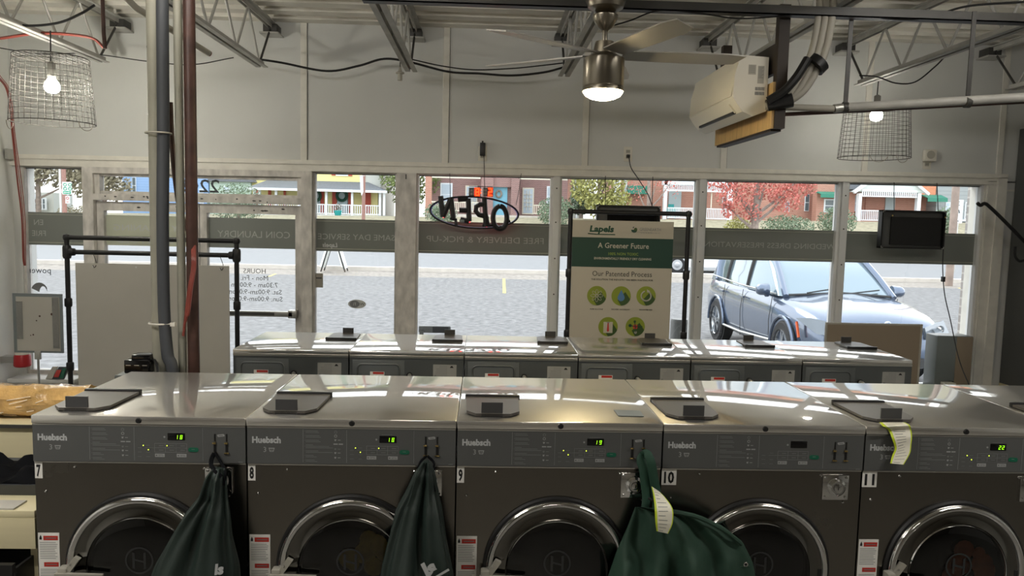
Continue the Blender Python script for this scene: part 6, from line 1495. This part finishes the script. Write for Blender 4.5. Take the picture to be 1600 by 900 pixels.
for s in (1, -1):
    b = B().m('car_paint').loft([[cp_(.78+du, s*(.94+dv*.0)+s*o_, 1.12+.10*math.sin(q*PI/6)) for q, du, dv in [(q, .085*math.cos(q*PI/6), 0) for q in range(12)]] for o_ in (.0, .04)] + [[cp_(.78+.10*math.cos(q*PI/6)*k, s*(1.0+.12*t_), 1.13+.085*math.sin(q*PI/6)*k) for q in range(12)] for t_, k in ((0, 1.0), (.5, 1.0), (.85, .8), (1.0, .4))]); b.build('side_mirror', car, angle=70)
    for u in (1.43, -1.48):
        w_ = thing('wheel') if False else None
        c = cp_(u, s*.865, .375); b = B().m('tyre').lathe([(.24, -.11), (.34, -.115), (.368, -.09), (.375, -.03), (.375, .03), (.368, .09), (.34, .115), (.24, .11)], c, 'x', 40, caps=False); wh = b.build('wheel', car)
        b = B().m('rim'); o = c-Vector((s*.085, 0, 0)); b.lathe([(.245, -.03*s), (.25, 0), (.235, .02*s), (.225, .05*s)], o-Vector((s*.02, 0, 0)), 'x', 40, caps=False)
        for k in range(5):
            a_ = k*2*PI/5+.3
            for da in (-.17, .17): b.bar(o+Vector((0, .04*math.cos(a_), .04*math.sin(a_))), o+Vector((-.0*s, .238*math.cos(a_+da), .238*math.sin(a_+da))), .03, .03)
        b.lathe([(.05, -.02), (.055, .02)], o, 'x', 20); b.m('car_trim').lathe([(.23, .05*s), (.001, .05*s)], o, 'x', 30, caps=False); b.build('rim', wh)
        b = B().m('car_paint'); c2 = cp_(u, s*.955, .375)
        n_ = 22; P = [c2+Vector((-.018*s, .425*math.cos(PI*q/n_-.05), .425*math.sin(PI*q/n_*1.03-.05))) for q in range(n_+1)]; b.tube(P, .022, 6)
        b.m('car_trim').lathe([(.415, 0), (.001, 0)], c2+Vector((.02*s, 0, 0))-Vector((s*0.0, 0, 0)), 'x', 30, caps=False); b.build('wheel_arch', car)
for s in (1, -1):
    b = B().m('lamp_lens').loft([[cp_(2.25, s*.50, .66), cp_(2.10, s*.84, .70), cp_(1.85, s*.88, .82), cp_(2.10, s*.72, .84), cp_(2.28, s*.44, .77)], [cp_(2.47, s*.50, .66), cp_(2.33, s*.89, .70), cp_(1.90, s*.985, .85), cp_(2.16, s*.89, .885), cp_(2.43, s*.48, .815)]]); hl = b.build('headlight', car)
    b = B().m('chrome')
    for u, v, z in ((2.405, .58, .74), (2.335, .74, .785)): c = cp_(u, s*v, z); b.lathe([(.05, -.012), (.045, .0), (.03, .02), (.0005, .02)], c, 'y', 18, caps=False)
    b.m('car_trim').tube([cp_(2.39, s*.50, .70), cp_(2.28, s*.84, .75)], .015, 6); b.build('projector', hl)
    b = B().m('orange_lens_and_halo').bar(cp_(1.98, s*.965, .60), cp_(1.90, s*.972, .80), .02, .04); b.build('side_marker', car)
    b = B().m('car_trim').bar(cp_(2.33, s*.62, .40), cp_(2.20, s*.86, .44), .08, .16); b.build('air_intake', car)
    b = B().m('car_paint')
    for u in (-.1, -1.1): b.bar(cp_(u, s*.985, .93), cp_(u-.2, s*.985, .935), .03, .025)
    b.m('silver').tube([cp_(1.0, s*.975, .42), cp_(-.2, s*.98, .36), cp_(-1.05, s*.975, .36)], .02, 6); b.m('car_trim')
    for u in (.98, -.22, -1.12): b.tube([cp_(u, s*.973, .30), cp_(u-.02, s*.983, .70), cp_(u-.03, s*.94, 1.04)], .005, 4)
    b.build('side_trim', car)
b = B()
for s in (1, -1):
    b.m('chrome').tube([cp_(2.47, s*.06, .56), cp_(2.46, s*.36, .58), cp_(2.46, s*.40, .68), cp_(2.45, s*.34, .76), cp_(2.46, s*.06, .77)], .02, 6, closed=True); b.m('black').hexa([cp_(2.43, s*.07, .57), cp_(2.43, s*.37, .59), cp_(2.45, s*.37, .59), cp_(2.45, s*.07, .57)], [cp_(2.42, s*.07, .76), cp_(2.42, s*.33, .75), cp_(2.44, s*.33, .75), cp_(2.44, s*.07, .76)])
    b.m('silver')
    for k in range(6): v = s*(.1+.045*k); b.tube([cp_(2.45, v, .58), cp_(2.44, v, .75)], .008, 4)
b.build('grille', car)
b = B().m('white_paint').lathe([(.045, 0), (.045, .012)], cp_(2.42, 0, .845), 'y', 20); b.m('icon_blue').lathe([(.028, -.002), (.028, 0)], cp_(2.43, 0, .845), 'y', 16); b.build('emblem', car)
b = B().m('car_trim').hexa([cp_(2.47, .5, .30), cp_(2.47, -.5, .30), cp_(2.38, -.55, .30), cp_(2.38, .55, .30)], [cp_(2.46, .48, .42), cp_(2.46, -.48, .42), cp_(2.38, -.5, .42), cp_(2.38, .5, .42)]); b.m('white_paint').box(*(cp_(2.49, .16, .40)), *(cp_(2.47, -.16, .50))); b.build('front_bumper_vent', car)
b = B().m('car_trim').tube([cp_(1.08, .80, 1.075), cp_(1.15, 0, 1.125), cp_(1.08, -.80, 1.075)], .022, 6); b.tube([cp_(1.12, .5, 1.12), cp_(1.02, .0, 1.19)], .010, 5); b.tube([cp_(1.12, -.15, 1.125), cp_(1.02, -.62, 1.17)], .010, 5); b.build('wiper', car)

# white van passing on the road behind the parked car
VX = X(1105, 31); van = thing('passing_car', 'white car on the road behind the parked car, its wheel showing beside the poster', 'car', (VX, 31, -.12))
vy0, vy1 = 30.2, 31.9
def vr(y, k): return [(VX-2.2+.05*k, y, .12), (VX+2.2-.05*k, y, .12), (VX+2.25, y, .5), (VX+2.1, y, .78), (VX+1.2, y, .88), (VX+.55, y, 1.30-.02*k), (VX-.6, y, 1.40-.02*k), (VX-1.6, y, 1.32), (VX-2.2, y, .9), (VX-2.3, y, .55)]
b = B().m('van_white').loft([vr(vy0+.06, 2), vr(vy0, 0), vr(vy1, 0), vr(vy1-.06, 2)]); b.build('body', van, angle=30)
b = B().m('car_glass').prism([(VX+1.1, .92), (VX+.5, 1.24), (VX-.6, 1.33), (VX-1.5, 1.26), (VX-1.9, .92)], vy0-.01, vy0+.01); b.build('side_window', van, smooth=False)
for dx in (-1.35, 1.4):
    b = B().m('tyre').lathe([(.2, -.1), (.31, -.1), (.33, -.06), (.33, .06), (.31, .1)], (VX+dx, vy0+.05, .21), 'y', 30); wh = b.build('wheel', van)
    b = B().m('rim').lathe([(.21, -.11), (.2, -.10), (.05, -.12), (.04, -.12)], (VX+dx, vy0+.05, .21), 'y', 20); b.build('rim', wh)
b = B().m('decal_white'); c = at(516, 384, GY); b.text('Lapels', (c.x, GY-.0078, c.z-.01), .035, LX, bold=.03, shear=.15); f = sub_of(w2, 'privacy_film'); b.build('lettering', f, smooth=False)
